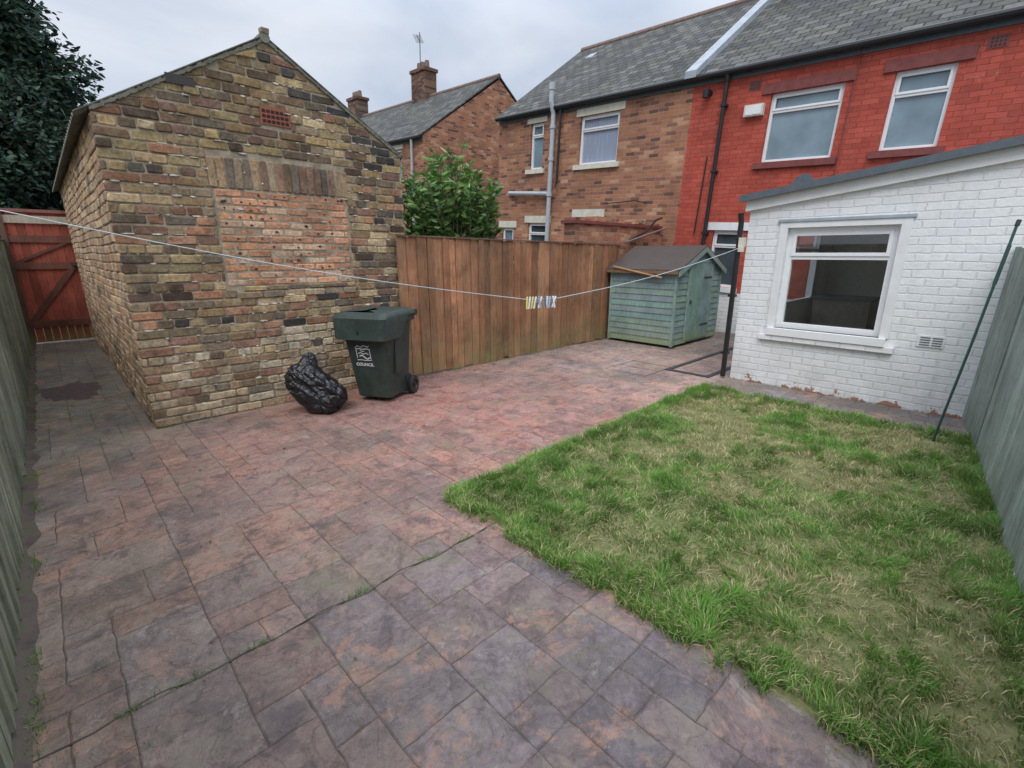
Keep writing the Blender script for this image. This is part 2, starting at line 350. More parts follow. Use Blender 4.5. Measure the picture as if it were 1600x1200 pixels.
# ================================================================= outbuilding (real bricks)
ob=empty('brick_outbuilding')
X0,X1,Y0,Y1=.48,3.13,5.03,11.3; ZE=2.55; ZA=3.34; XC=(X0+X1)/2
def rl(x): return ZA-(ZA-ZE)*abs(x-XC)/(XC-X0)
body=MB(); i=.004
body.poly([(X0+i,Y0+i,-.05),(X1-i,Y0+i,-.05),(X1-i,Y0+i,ZE-.01),(XC,Y0+i,ZA-.015),(X0+i,Y0+i,ZE-.01),(X0+i,Y1,-.05),(X1-i,Y1,-.05),(X1-i,Y1,ZE-.01),(XC,Y1,ZA-.015),(X0+i,Y1,ZE-.01)],
 [(0,1,2,3,4),(9,8,7,6,5),(0,5,6,1),(1,6,7,2),(2,7,8,3),(3,8,9,4),(4,9,5,0)],m='mortar')
body.build('mortar_core',ob)
def pick(p):
    r=random.random(); a=0
    for w,c in p:
        a+=w
        if r<a: break
    k=random.uniform(.8,1.2); h=random.uniform(-.02,.02)
    return (max(.01,c[0]*k+h),max(.01,c[1]*k),max(.01,c[2]*k-h*.5))
OLD=[(.24,(.38,.27,.15)),(.18,(.26,.19,.12)),(.16,(.31,.165,.105)),(.16,(.46,.35,.21)),(.1,(.15,.115,.085)),(.06,(.075,.06,.055)),(.10,(.4,.22,.14))]
SOOT=[(.28,(.25,.18,.105)),(.28,(.15,.11,.075)),(.14,(.2,.115,.08)),(.13,(.07,.058,.05)),(.17,(.36,.27,.14))]
LOW=[(.42,(.46,.36,.24)),(.18,(.35,.25,.16)),(.14,(.34,.19,.13)),(.12,(.23,.18,.13)),(.14,(.54,.46,.34))]
SIDE=[(.5,(.52,.38,.25)),(.25,(.46,.29,.18)),(.15,(.38,.25,.17)),(.1,(.26,.19,.14))]
INF=[(.5,(.56,.29,.17)),(.25,(.46,.23,.14)),(.25,(.58,.39,.26))]
bk=MB()
def brick(P,u0,u1,v0,v1,col,pr=None,top=None,j=.0045):
    pr=random.uniform(.001,.013) if pr is None else pr
    if random.random()<.06: pr*=.2
    J=lambda:random.uniform(-j,j); b=.006; a=.018
    def octo(i_,jit):
        U0,U1,V0,V1=u0+i_,u1-i_,v0+i_,v1-i_; cc=min(a*.5,(U1-U0)*.3)
        pts=[(U0+cc,V0),(U1-cc,V0),(U1,V0+cc),(U1,V1-cc),(U1-cc,V1),(U0+cc,V1),(U0,V1-cc),(U0,V0+cc)]
        return [(x+jj[0],y+jj[1]) for (x,y),jj in zip(pts,jit)]
    jit=[(J(),J()*.7) for _ in range(8)]
    def cl(u,v): return min(v,top(u)) if top else v
    R=[[P(u,cl(u,v),.02) for u,v in octo(0,jit)],[P(u,cl(u,v),-pr+.006) for u,v in octo(0,jit)],[P(u,cl(u,v),-pr+random.uniform(-.0012,.0012)) for u,v in octo(b,jit)]]
    bk.loft(R,col)
PF=lambda u,v,d:(u,Y0+d,v); PS=lambda u,v,d:(X0+d,u,v)
def courses(P,ua,ub,ztop,palf,top=None,excl=(),rh=.079,mj=.0115):
    z=0.004; row=0
    while z<ztop:
        hdr=(row%4==3); L=.106 if hdr else .222
        u=ua-(L/2 if row%2 else 0)-random.uniform(0,.03); wav=random.uniform(-.002,.002)
        while u<ub-.02:
            l=L*random.uniform(.93,1.06)
            if random.random()<.12: l=.106
            a=max(u,ua-.006); b=min(u+l,ub+.004); u+=l+mj
            if b-a<.03: continue
            segs=[(a,b)]
            for (e0,e1,f0,f1) in excl:
                if z+rh*.6>f0 and z+rh*.4<f1:
                    ns=[]
                    for (p,q) in segs:
                        if q<=e0 or p>=e1: ns.append((p,q)); continue
                        if p<e0-.02: ns.append((p,e0-.006))
                        if q>e1+.02: ns.append((e1+.006,q))
                    segs=ns
            for (p,q) in segs:
                if top and z+.02>top((p+q)/2): continue
                yo=.007*math.sin(p*2.3+row*.15)
                brick(P,p,q,z+wav+yo,z+wav+yo+rh-mj,palf((p+q)/2,z),top=top)
        z+=rh; row+=1
def palF(u,z):
    if z<.75: return pick(LOW) if random.random()<.8 else pick(OLD)
    if z>2.3: return pick(SOOT) if random.random()<.68+.25*(u<2) else pick(OLD)
    if u<1.1 and z>1.1: return pick(SOOT) if random.random()<.55 else pick(OLD)
    return pick(OLD) if random.random()<.75 else pick(SOOT)
EX=[(1.2,2.45,2.06,2.33),(1.21,2.45,1.2,2.06),(1.29,2.47,1.08,1.2),(1.69,1.95,2.64,2.79)]
courses(PF,X0,X1,ZA,palF,top=lambda u:rl(u)-.012,excl=EX)
courses(PS,Y0+.012,Y1,ZE-.03,lambda u,z:pick(SIDE))
u=1.2
while u<2.44:
    w=random.uniform(.066,.076); arc=.03*(1-((u-1.82)/.62)**2); brick(PF,u,u+w-.009,2.065,2.315+arc*.4,pick([(.4,(.26,.16,.11)),(.4,(.19,.14,.1)),(.2,(.33,.24,.15))])); u+=w
u=1.3
while u<2.44:
    w=random.uniform(.2,.23); brick(PF,u,min(2.47,u+w)-.008,1.09,1.15,pick([(.5,(.26,.19,.13)),(.5,(.34,.26,.17))]),pr=.02); brick(PF,u+.05,min(2.47,u+w+.05)-.008,1.158,1.2,pick(SOOT),pr=.012); u+=w
z=1.21; row=0
while z<2.05:
    u=1.225-(.1 if row%2 else 0)
    rh=.0655
    while u<2.43:
        l=.2*random.uniform(.9,1.1); a=max(u,1.225); b=min(u+l,2.435); u+=l+.012
        if b-a<.03: continue
        brick(PF,a,b,z,min(z+rh-.011,2.052),pick(INF),pr=random.uniform(-.004,.004))
        if random.random()<.6 and b-a>.1:
            for k in (.3,.7):
                if random.random()<.6:
                    c=a+(b-a)*k+random.uniform(-.015,.015); h=z+.027+random.uniform(-.01,.01); w=random.uniform(.007,.022); hh=random.uniform(.005,.013)
                    n_=8; pts=[(c+w*math.cos(2*math.pi*q/n_)*random.uniform(.7,1.1),h+hh*math.sin(2*math.pi*q/n_)*random.uniform(.7,1.1)) for q in range(n_)]
                    bk.loft([[PF(x_,y_,0) for x_,y_ in pts],[PF(x_,y_,-.0065) for x_,y_ in pts]],(.07,.045,.035))
    z+=rh; row+=1
for _ in range(330):
    u=random.uniform(X0+.05,X1-.1); z=random.uniform(.1,3.0)
    if z>rl(u)-.1: continue
    if 1.15<u<2.5 and 1.1<z<2.35 and random.random()<.6: continue
    z=.004+round(z/.079)*.079-.006; w=random.uniform(.006,.05); h=random.uniform(.003,.009); k=random.uniform(.5,.72)
    n_=7; ph=random.random()*6; pts=[(u+w*math.cos(2*math.pi*q/n_+ph)*random.uniform(.6,1.1),z+h*math.sin(2*math.pi*q/n_+ph)*random.uniform(.7,1.3)) for q in range(n_)]
    dd=random.uniform(.005,.012); bk.loft([[PF(x_,y_,0.0) for x_,y_ in pts],[PF(x_,y_,-dd) for x_,y_ in pts]],(k,k*.95,k*.82))
bk.build('bricks',ob,'brickgeo')
v=MB(); v.boxP(PF,1.69,1.95,2.645,2.79,-.006,.01,(.3,.1,.06),'attr')
for r in range(3):
    for c in range(6): v.boxP(PF,1.705+c*.04,1.735+c*.04,2.66+r*.042,2.685+r*.042,-.009,-.004,(.03,.015,.012),'attr')
v.boxP(PF,1.0,1.2,2.83,2.9,-.016,0,(.05,.047,.045),'attr')
v.build('air_brick',ob)
M['rooft']=plain('mossy_cement_sheet',(.16,.16,.13),.95,.5,10,.6,40)
def roofside(sg):
    n=420; mbx=MB(); k_=.10 if sg<0 else .03; xe=(X0-k_) if sg<0 else X1+k_; ze=ZE-(ZA-ZE)/(XC-X0)*k_+.012
    ys=np.linspace(Y0-.012,Y1+.1,n); vs=[];fs=[]
    for k,y in enumerate(ys):
        o_=.016*math.sin(2*math.pi*y/.146)
        vs+=[(xe,y,ze+o_),(XC,y,ZA+.02+o_),(XC,y,ZA+.012+o_),(xe,y,ze-.009+o_)]
    for k in range(n-1):
        a=4*k
        for q in range(4): fs.append((a+q,a+(q+1)%4,a+4+(q+1)%4,a+4+q))
    fs.append((0,1,2,3)); mbx.poly(vs,fs,(.2,.2,.17)); return mbx.build('roof_sheet',ob,'rooft')
roofside(-1); roofside(1)
v=MB()
for k in range(70):
    a=k/70; b=(k+1)/70
    for sg in (-1,1):
        x0=XC+sg*(XC-X0)*a; x1=XC+sg*(XC-X0)*b; za=rl(x0); zb=rl(x1); t0=random.uniform(.0,.012); t1=random.uniform(-.006,.006)
        v.hexa([(x0,Y0-.014,za-.014-t0),(x1,Y0-.014,zb-.014-t0),(x1,Y0+.05,zb-.02),(x0,Y0+.05,za-.02),(x0,Y0-.015,za+.008+t1),(x1,Y0-.015,zb+.008+t1),(x1,Y0+.05,zb+.012),(x0,Y0+.05,za+.012)],m='rooft')
v.tube([(XC,Y0-.02,ZA+.01),(XC,Y1+.05,ZA+.01)],.045,m='rooft')
v.box(XC-.03,XC+.035,Y0-.03,Y0+.03,ZA+.04,ZA+.08,m='mortar',j=.008)
v.build('verge_and_ridge',ob)
# ================================================================= white extension
we=empty('white_brick_extension'); mb=MB(); P2=PX(5.95)
op=[(.82,1.8,.68,1.77)]
wall_open(mb,P2,-5,2.22,-.05,2.0,op,.13,'we_front')
RS=.13
def zt(y): return 2.03+RS*(2.22-y)
mb.poly([(5.95,2.22,2.0),(5.95,-5,2.0),(5.95,-5,zt(-5)),(5.95,2.22,2.03)],[(0,1,2,3)],m='we_front')
PY=lambda u,v,d:(u,2.22-d,v); sop=(6.35,8.6,.8,1.88)  # side window opened up and enlarged to brighten the room inside
wall_open(mb,PY,5.95,9.5,-.05,2.03,[sop],.1,'we_side')
mb.poly([(5.95,-5,-.05),(9.5,-5,-.05),(9.5,-5,zt(-5)),(5.95,-5,zt(-5))],[(0,1,2,3)],m='we_side')
mb.build('walls',we)
r=MB()
def slab(x0,x1,y0,y1,dz0,dz1,m):
    r.hexa([(x0,y0,zt(y0)+dz0),(x1,y0,zt(y0)+dz0),(x1,y1,zt(y1)+dz0),(x0,y1,zt(y1)+dz0),(x0,y0,zt(y0)+dz1),(x1,y0,zt(y0)+dz1),(x1,y1,zt(y1)+dz1),(x0,y1,zt(y1)+dz1)],m=m)
slab(5.86,9.5,-5.1,2.30,.06,.10,'fascia'); slab(5.83,5.86,-5.1,2.32,.045,.115,'fascia')
slab(5.90,5.95,-5.05,2.26,-.06,.06,'whitep'); slab(5.95,9.5,2.22,2.27,-.06,.06,'whitep')
r.build('roof_and_fascia',we)
w=MB()
window(w,P2,.82,1.8,.68,1.77,'clear',trans=1.46,d=.05,fw=.06); window(w,PY,*sop,'clear',trans=1.55,d=.04)
w.boxP(P2,.76,1.86,.60,.68,-.06,.14,m='upvc'); w.boxP(P2,.68,1.94,.54,.60,-.045,0,m='we_front')
for a in ((.74,.82,.68,1.83),(1.8,1.88,.68,1.83)): w.boxP(P2,*a,-.018,0,m='whitep')
w.boxP(P2,.82,1.8,1.77,1.83,-.018,0,m='whitep'); w.boxP(P2,.72,1.90,1.83,1.86,-.03,0,m='flash')
w.boxP(P2,.32,.52,.64,.75,-.012,0,m='whitep')
for k in range(4):
    for q in range(2): w.boxP(P2,.335+q*.09,.41+q*.09,.655+k*.023,.665+k*.023,-.016,-.012,m='fascia')
w.build('window_and_trim',we,bevel=.003)
M['roomw']=plain('room_wall',(.8,.79,.76),.8,.1)
M['roomf']=plain('room_floor',(.3,.26,.23),.4,.2)
rm=MB(); x0,x1,y0,y1=6.09,9.3,-.6,2.11
rm.poly([(x1,y0,0.05),(x1,y1,0.05),(x1,y1,1.98),(x1,y0,1.98)],[(0,1,2,3)],m='roomw')
wall_open(rm,lambda u,v,d:(u,y1-d,v),x0,x1,.05,1.98,[sop],0.0,'roomw')
rm.poly([(x0,y0,0.05),(x1,y0,0.05),(x1,y0,1.98),(x0,y0,1.98)],[(0,1,2,3)],m='roomw')
rm.poly([(x0,y0,1.98),(x1,y0,1.98),(x1,y1,1.98),(x0,y1,1.98)],[(0,1,2,3)],m='roomw')
rm.poly([(x0,y0,.05),(x1,y0,.05),(x1,y1,.05),(x0,y1,.05)],[(0,1,2,3)],m='roomf')
rm.box(9.22,9.28,.35,1.05,.06,1.85,m='whitep')
for zz in (.2,1.0):
    for yy in (.42,.74): rm.box(9.19,9.22,yy,yy+.24,zz,zz+.7,m='cream')
rm.box(8.2,8.9,1.3,2.0,.06,.85,m='roomf'); rm.box(8.18,8.92,1.28,2.05,.85,.88,m='fascia'); rm.box(7.2,9.1,-.58,-.1,.06,.85,m='cream'); rm.box(6.1,6.2,.7,1.9,.62,.67,m='whitep')
rm.build('room_interior',we)
p=MB()
p.tube([(5.885,2.30,1.95),(5.9,2.29,1.85),(5.9,2.29,.02)],.030,m='black')
for z in (.3,1.0,1.65): p.box(5.88,5.96,2.26,2.34,z,z+.03,m='black')
p.box(5.86,5.93,2.22,2.28,1.58,1.68,m='cream'); p.tube([(5.88,2.25,1.58),(5.88,2.25,1.52)],.035,m='cream')
p.build('drainpipe_and_lamp',we)
# ================================================================= fences
def fence(name,p0,p1,h0,h1,wid,colf,mat,cap=False,lean=0,rails=True,nside=1,capcol=None):
    e=empty(name); mb=MB(); a=Vector((p0[0],p0[1],0)); b=Vector((p1[0],p1[1],0)); L=(b-a).length; d=(b-a)/L; n=Vector((-d.y,d.x,0))*nside
    s=0
    while s<L:
        w=min(wid*random.uniform(.78,1.22),L-s)
        if w<.02: break
        h=h0+(h1-h0)*s/L+random.uniform(-.01,.01); g=random.uniform(.001,.007); ly=random.uniform(-.009,.009)
        def Q(t,z,o):
            v=a+d*(s+t)+n*(o+lean*z); return (v.x+0,v.y+0,z)
        zb=random.uniform(.0,.04); tw=random.uniform(-.006,.006)
        pts=[]
        for z,of in ((zb,ly),(h,ly+random.uniform(-.006,.006))):
            k=tw*(z/h)
            pts.append([Q(g/2+k,z,of+.012),Q(w-g/2+k,z,of+.004),Q(w-g/2+k,z,of-.012),Q(g/2+k,z,of-.012)])
        mb.loft(pts,colf()); s+=w
    mb.build('boards',e,mat)
    r=MB()
    if rails:
        for z in (.3,.9,1.4):
            q=[a-n*.02,b-n*.02,b-n*.07,a-n*.07]
            r.hexa([(v.x+n.x*lean*z,v.y+n.y*lean*z,z) for v in q]+[(v.x+n.x*lean*z,v.y+n.y*lean*z,z+.07) for v in q],capcol or colf())
    if cap:
        q=[a+n*.025,b+n*.025,b-n*.03,a-n*.03]; hs=[h0,h1,h1,h0]
        r.hexa([(v.x,v.y,h+.004) for v,h in zip(q,hs)]+[(v.x,v.y,h+.022) for v,h in zip(q,hs)],capcol or colf())
    k=0
    while k<=L:
        c=a+d*min(k,L-.05)-n*.12; hh=h0+(h1-h0)*k/L-.05
        r.box(c.x-.04,c.x+.04,c.y-.04,c.y+.04,0,hh,capcol or colf()); k+=1.8
    r.build('rails_and_posts',e,mat); return e
def cb():
    k=random.choice((.6,.78,.9,1,1.05,1.15,1.3)); r=random.uniform(.9,1.08); return (.325*k*r,.16*k,.085*k)
fence('brown_timber_fence',(2.98,4.97),(7.5,4.97),1.69,1.64,.12,cb,'woodfence',cap=True,nside=-1,capcol=(.17,.10,.07))
def cg():
    k=random.uniform(.8,1.2); return (.25*k,.30*k,.27*k)
fence('grey_timber_fence',(5.93,.06),(-1.6,-.84),1.55,1.52,.12,cg,'greyfence',cap=False,lean=-.03,nside=-1,capcol=(.18,.21,.18))
def cl():
    k=random.uniform(.75,1.2); return (.30*k,.305*k,.23*k)
fence('grey_timber_fence',(-.34,-2.5),(-.36,11.4),1.66,1.70,.12,cl,'greyfence',cap=True,nside=-1,capcol=(.2,.2,.16))
ge=empty('red_timber_gate'); g=MB(); y=11.4; s=-.36
while s<.5:
    k=random.uniform(.75,1.2); g.box(s,s+.098,y,y+.02,.03,2.15+random.uniform(-.01,.01),(.34*k,.085*k,.055*k)); s+=.102
for z in (.28,1.25,1.68): g.box(-.34,.48,y-.03,y-.001,z,z+.11,(.17,.07,.05))
g.box(-.36,.5,y-.035,y-.0,1.98,2.1,(.42,.36,.28)); g.box(-.36,.5,y-.05,y+.05,2.15,2.2,(.24,.1,.08))
for (za,zb) in ((.39,1.25),(1.36,1.68)):
    g.hexa([(-.3,y-.026,za),(-.2,y-.026,za),(.44,y-.026,zb),(.34,y-.026,zb),(-.3,y-.002,za),(-.2,y-.002,za),(.44,y-.002,zb),(.34,y-.002,zb)],(.14,.06,.045))
g.box(-.36,-.29,y-.06,y+.04,0,2.2,(.12,.07,.05)); g.box(.4,.48,y-.1,y-.04,1.3,1.36,(.05,.05,.05))
g.build('boards_and_braces',ge,'wood')
# ================================================================= ground
t=NT('earth_ground'); o=t.obj(); c=t.ramp(t.noise(o,.8,8,.7),[(.3,(.08,.1,.04)),(.6,(.15,.13,.08)),(.8,(.12,.16,.06))]); M['ground']=t.out(c,.95,t.bump(t.noise(o,25,6),.6,.02),.2)
mb=MB(); mb.poly([(-300,-300,-.03),(300,-300,-.03),(300,300,-.03),(-300,300,-.03)],[(0,1,2,3)]); mb.build('ground',None,'ground')
t=NT('stamped_concrete_slate'); o=t.obj(); c=t.add('ShaderNodeAttribute',attribute_name='Col').outputs['Color']
n1=t.noise(o,2.3,9,.72,.6); n2=t.noise(o,5.5,9,.72,.7); n3=t.noise(o,34,8,.78)
nm=t.noise(o,10,9,.75,.5)
c=t.scale(c,t.mth('MULTIPLY',t.mr(n3,.25,.75,.62,1.38),t.mr(nm,.3,.7,.72,1.28)))
c=t.mix(t.mr(n2,.52,.58,0,.5),c,(.27,.235,.19))
c=t.mix(t.mr(n2,.47,.40,0,.6),c,(.10,.08,.08))
orr=t.mth('MULTIPLY',t.mr(n1,.53,.58,0,.6),t.mr(t.noise(o,9,7,.75),.46,.53,.05,1)); c=t.mix(orr,c,(.46,.26,.18))
dk=t.mr(t.noise(o,.9,6,.7),.48,.62,0,.55); c=t.mix(dk,c,(.12,.10,.092))
gn=t.mr(t.noise(o,1.6,8,.75,1),.53,.63,0,.5); c=t.mix(gn,c,(.19,.175,.11))
pale=t.mth('MULTIPLY',t.mr(t.noise(o,3.7,10,.8,.9),.57,.62,0,1),.38); c=t.mix(pale,c,(.42,.37,.33))
wt=t.mr(t.noise(o,70,3,.6),.70,.76,0,.8); c=t.mix(wt,c,(.6,.56,.48))
nb=t.noise(o,5,9,.6,.8); rg=t.mth('ABSOLUTE',t.mth('SUBTRACT',t.noise(o,1.7,7,.7,.4),.5))
crk=t.mr(rg,0,.004,.5,0); c=t.mix(crk,c,(.07,.06,.055))
rg2=t.mth('ABSOLUTE',t.mth('SUBTRACT',t.noise(o,4,6,.6,1.6),.5))
c=t.mix(t.mr(rg2,0,.02,.28,0),c,(.10,.085,.08))
tw=t.add('ShaderNodeMath',operation='SNAP'); t.con(t.noise(o,3.2,7,.62,.3),tw.inputs[0]); tw.inputs[1].default_value=.05
nr=t.bump(tw.outputs[0],.6,.05); nr=t.bump(nb,.9,.04,nr); nr=t.bump(t.mr(rg2,0,.03,0,1),.4,.008,nr); nr=t.bump(nm,.45,.015,nr); nr=t.bump(n3,.6,.006,nr)
M['pave']=t.out(c,t.mr(n2,.3,.7,.48,.78),nr,.32)
t=NT('joint_dirt'); o=t.obj(); M['joint']=t.out(t.ramp(t.noise(o,3,7,.75),[(.35,(.075,.06,.052)),(.5,(.13,.105,.088)),(.6,(.10,.105,.055)),(.7,(.2,.165,.14))]),.95,t.bump(t.noise(o,30,5),.5,.005),.2)
ge=empty('patio_paving'); pv=MB()
ZN=[((2.9,3.6),1.6,(.40,.185,.155)),((1.3,3.1),1.0,(.34,.20,.16)),((6,3.8),2,(.38,.27,.235)),((.9,1.2),1.1,(.205,.16,.16)),((.0,2.4),.8,(.29,.205,.155)),((0,8),2.5,(.23,.20,.15)),((5.6,1),.8,(.2,.18,.18)),((8.5,3),1.2,(.25,.22,.2)),((1.7,.2),1.0,(.19,.158,.175)),((-.2,.7),.9,(.28,.195,.15))]
def zone(x,y):
    W=0;C=[0,0,0]
    for (c,s,k) in ZN:
        w=math.exp(-((x-c[0])**2+(y-c[1])**2)/(s*s))+1e-5; W+=w
        for q in range(3): C[q]+=w*k[q]
    return [q/W for q in C]
cs=.150; nx=66; ny=94; ox=-.36; oy=-2.4
used=set()
for jy in range(ny):
    for ix in range(nx):
        if (ix,jy) in used: continue
        w,h=random.choice([(1,1),(2,1),(2,1),(2,2),(2,2),(3,2),(2,3),(1,2),(2,2),(1,1)])
        while w>1 and any((ix+k,jy) in used or ix+k>=nx for k in range(w)): w-=1
        while h>1 and any((ix+k,jy+q) in used or jy+q>=ny for k in range(w) for q in range(h)): h-=1
        for k in range(w):
            for q in range(h): used.add((ix+k,jy+q))
        x0=ox+ix*cs; y0=oy+jy*cs; x1=x0+w*cs; y1=y0+h*cs
        if x0>.6 and x1<3.0 and y0>5.1 : continue
        if x0>3.1 and y0>5.1: continue
        if x0>6.0 and y1<2.1: continue
        if x0>1.75 and x1<5.2 and y1<2.1: continue
        cx=(x0+x1)/2; cy=(y0+y1)/2; c=zone(cx,cy); kk=random.uniform(.84,1.16); hh=random.uniform(-.1,.1)
        c=(c[0]*kk*(1+hh),c[1]*kk,c[2]*kk*(1-hh*.7))
        g=.0016; pts=[]
        def edge(ax,ay,bx,by):
            n=6
            for k in range(n):
                f=k/n; px=ax+(bx-ax)*f; py=ay+(by-ay)*f
                q=Vector((px*14,py*14,0)); px+=.007*noise.noise(q); py+=.007*noise.noise(q+Vector((9,9,9)))
                if k: px+=random.uniform(-.0016,.0016); py+=random.uniform(-.0016,.0016)
                pts.append((px,py))
        edge(x0+g,y0+g,x1-g,y0+g); edge(x1-g,y0+g,x1-g,y1-g); edge(x1-g,y1-g,x0+g,y1-g); edge(x0+g,y1-g,x0+g,y0+g)
        def ins(p,b): return (p[0]+(cx-p[0])*b/(w*cs/2),p[1]+(cy-p[1])*b/(h*cs/2))
        zt_=random.uniform(-.0006,.0006)
        R=[[(p[0],p[1],-.010) for p in pts],[(p[0],p[1],-.003) for p in pts],[(*ins(p,.005),zt_) for p in pts]]
        pv.loft(R,c,'pave')
pv.build('slabs',ge)
mb=MB(); mb.poly([(-.4,-2.5,-.0045),(9.6,-2.5,-.0045),(9.6,11.7,-.0045),(-.4,11.7,-.0045)],[(0,1,2,3)]); mb.build('joint_bed',ge,'joint')
mb=MB()
def wob(L,w,z,col):
    for k in range(len(L)-1):
        a=Vector(L[k]); b=Vector(L[k+1]); d=(b-a).normalized(); n=Vector((-d.y,d.x))*w/2*random.uniform(.6,1.3)
        mb.hexa([(a.x-n.x,a.y-n.y,-.01),(b.x-n.x,b.y-n.y,-.01),(b.x+n.x,b.y+n.y,-.01),(a.x+n.x,a.y+n.y,-.01),(a.x-n.x,a.y-n.y,z),(b.x-n.x,b.y-n.y,z),(b.x+n.x,b.y+n.y,z),(a.x+n.x,a.y+n.y,z)],col)
wob([(1.77+.012*noise.noise(Vector((0,k*.3,1))),2.2+k*.06) for k in range(40)],.008,.0018,(.22,.09,.075))
wob([(-.3+k*.05,1.8+.03*noise.noise(Vector((k*.25,0,4)))+random.uniform(-.003,.003)) for k in range(40)],.0065,.0018,(.07,.065,.045))
wob([(5.25,3.0),(5.95,3.0),(5.95,3.6),(5.25,3.6),(5.25,3.0)],.015,.003,(.12,.10,.085))
wob([(5.6,3.0),(5.6,3.6)],.01,.0031,(.12,.1,.085))
mb.build('expansion_joints',ge,'attr')
mb=MB()
mb.box(5.75,5.82,2.40,2.94,0,.012,(.05,.05,.055)); mb.box(5.75,8.2,2.94,3.0,0,.012,(.05,.05,.055)); mb.box(5.82,8.2,2.40,2.46,0,.012,(.05,.05,.055))
mb.build('drain_channel_frame',None,'attr')
t=NT('damp_patch'); o=t.obj(); M['damp']=t.out(t.scale((.09,.072,.068),t.mr(t.noise(o,20,5),.3,.7,.5,1.5)),.4,t.bump(t.noise(o,12,6),.4,.01),.4)
mb=MB(); n=90; vs=[]
for k in range(n):
    a=2*math.pi*k/n; r=1+.5*noise.noise(Vector((math.cos(a)*1.5,math.sin(a)*1.5,3)))+.25*noise.noise(Vector((math.cos(a)*6,math.sin(a)*6,1)))
    vs.append((.0+.27*r*math.cos(a),7.2+.42*r*math.sin(a),.0025))
mb.poly(vs,[tuple(range(n))]); mb.build('damp_patch',None,'damp')
mb=MB(); n=160; vs=[];fs=[]
for k in range(n+1):
    y=-.5+k*.075; vs+=[(-.36,y,.022),(-.29+.05*noise.noise(Vector((0,y*5,0)))+random.uniform(-.01,.01),y,.0015)]
for k in range(n): fs.append((2*k,2*k+1,2*k+3,2*k+2))
mb.poly(vs,fs); mb.build('soil_strip',None,'joint')
# ================================================================= lawn
LX0,LX1,LY1=1.6,5.25,2.22
def fy(x): return .06-(5.93-x)*.1195
t=NT('lawn_soil'); o=t.obj(); c=t.ramp(t.noise(o,9,8,.75),[(.3,(.09,.11,.04)),(.5,(.16,.17,.07)),(.7,(.3,.26,.14))]); M['soil']=t.out(c,.95,t.bump(t.noise(o,40,6),.8,.02),.2)
le=empty('lawn'); mb=MB(); nx_=40; ny_=30; vs=[];fs=[]
for a in range(nx_+1):
    for b in range(ny_+1):
        x=LX0-.02+(LX1+.02-LX0)*a/nx_; yb=fy(x)-.02; y=yb+(LY1-yb)*b/ny_
        ed=min(a,nx_-a,ny_-b)/3; z=.0+.03*min(1,ed)+.012*noise.noise(Vector((x*3,y*3,0)))
        if ed==0: x+=.015*noise.noise(Vector((x*7,y*7,2))); y+=.015*noise.noise(Vector((x*7,y*7,5))); z=-.003
        vs.append((x,y,z))
for a in range(nx_):
    for b in range(ny_): k=a*(ny_+1)+b; fs.append((k,k+1,k+ny_+2,k+ny_+1))
mb.poly(vs,fs); mb.build('soil',le,'soil')
t=NT('grass_blades'); c=t.add('ShaderNodeAttribute',attribute_name='Col').outputs['Color']; t.out(c,.6,None,.2)
tl=t.add('ShaderNodeBsdfTranslucent'); t.con(c,tl.inputs[0]); mx=t.add('ShaderNodeMixShader'); mx.inputs[0].default_value=.25
t.con(t.b.outputs[0],mx.inputs[1]); t.con(tl.outputs[0],mx.inputs[2]); t.con(mx.outputs[0],t.n['Material Output'].inputs[0]); M['blade']=t.m
def smooth_noise(x,y,s,seed):
    r=np.random.default_rng(seed); g=r.random((64,64)); u=(x*s+5)%63; v=(y*s+20)%63
    i=np.floor(u).astype(int)%63; j=np.floor(v).astype(int)%63; fu=u-np.floor(u); fv=v-np.floor(v); fu=fu*fu*(3-2*fu); fv=fv*fv*(3-2*fv)
    return g[i,j]*(1-fu)*(1-fv)+g[i+1,j]*fu*(1-fv)+g[i,j+1]*(1-fu)*fv+g[i+1,j+1]*fu*fv
def blades(x,y,h,col,lean,wd,name,parent,z0=.02,ldir=None):
    N=len(x); a=rng.random(N)*2*np.pi; b=rng.random(N)*2*np.pi if ldir is None else ldir
    dx=np.cos(a);dy=np.sin(a); lx=np.cos(b)*lean*h; ly=np.sin(b)*lean*h
    hz=h*np.sqrt(np.clip(1-lean**2*.8,.08,1))
    V=np.zeros((N,5,3))
    V[:,0]=np.stack([x-dx*wd,y-dy*wd,np.full(N,z0)-.01],1); V[:,1]=np.stack([x+dx*wd,y+dy*wd,np.full(N,z0)-.01],1)
    mx_,my_=x+lx*.35,y+ly*.35
    V[:,2]=np.stack([mx_+dx*wd*.8,my_+dy*wd*.8,z0+hz*.6],1); V[:,3]=np.stack([mx_-dx*wd*.8,my_-dy*wd*.8,z0+hz*.6],1)
    V[:,4]=np.stack([x+lx,y+ly,z0+hz],1)
    k=np.arange(N)[:,None]*5
    F=np.concatenate([k+np.array([[0,1,2]]),k+np.array([[0,2,3]]),k+np.array([[3,2,4]])],0)
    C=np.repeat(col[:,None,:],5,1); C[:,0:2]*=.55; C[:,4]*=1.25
    return np_mesh(name,V.reshape(-1,3),F,C.reshape(-1,3),M['blade'],parent)
g=np.array([.115,.265,.045]); g2=np.array([.25,.42,.11]); sw=np.array([.62,.53,.30])
N=150000
x=LX0+rng.random(N)*(LX1-LX0); yb=fy(x); y=yb+rng.random(N)*(LY1+.02-yb)
T=900; tx=LX0+rng.random(T)*(LX1-LX0); ty=-.35+rng.random(T)*(LY1+.35); pickT=rng.integers(0,T,N); isT=rng.random(N)<.4
r_=rng.normal(0,.028,(N,2)); x=np.where(isT,tx[pickT]+r_[:,0],x); y=np.where(isT,ty[pickT]+r_[:,1],y)
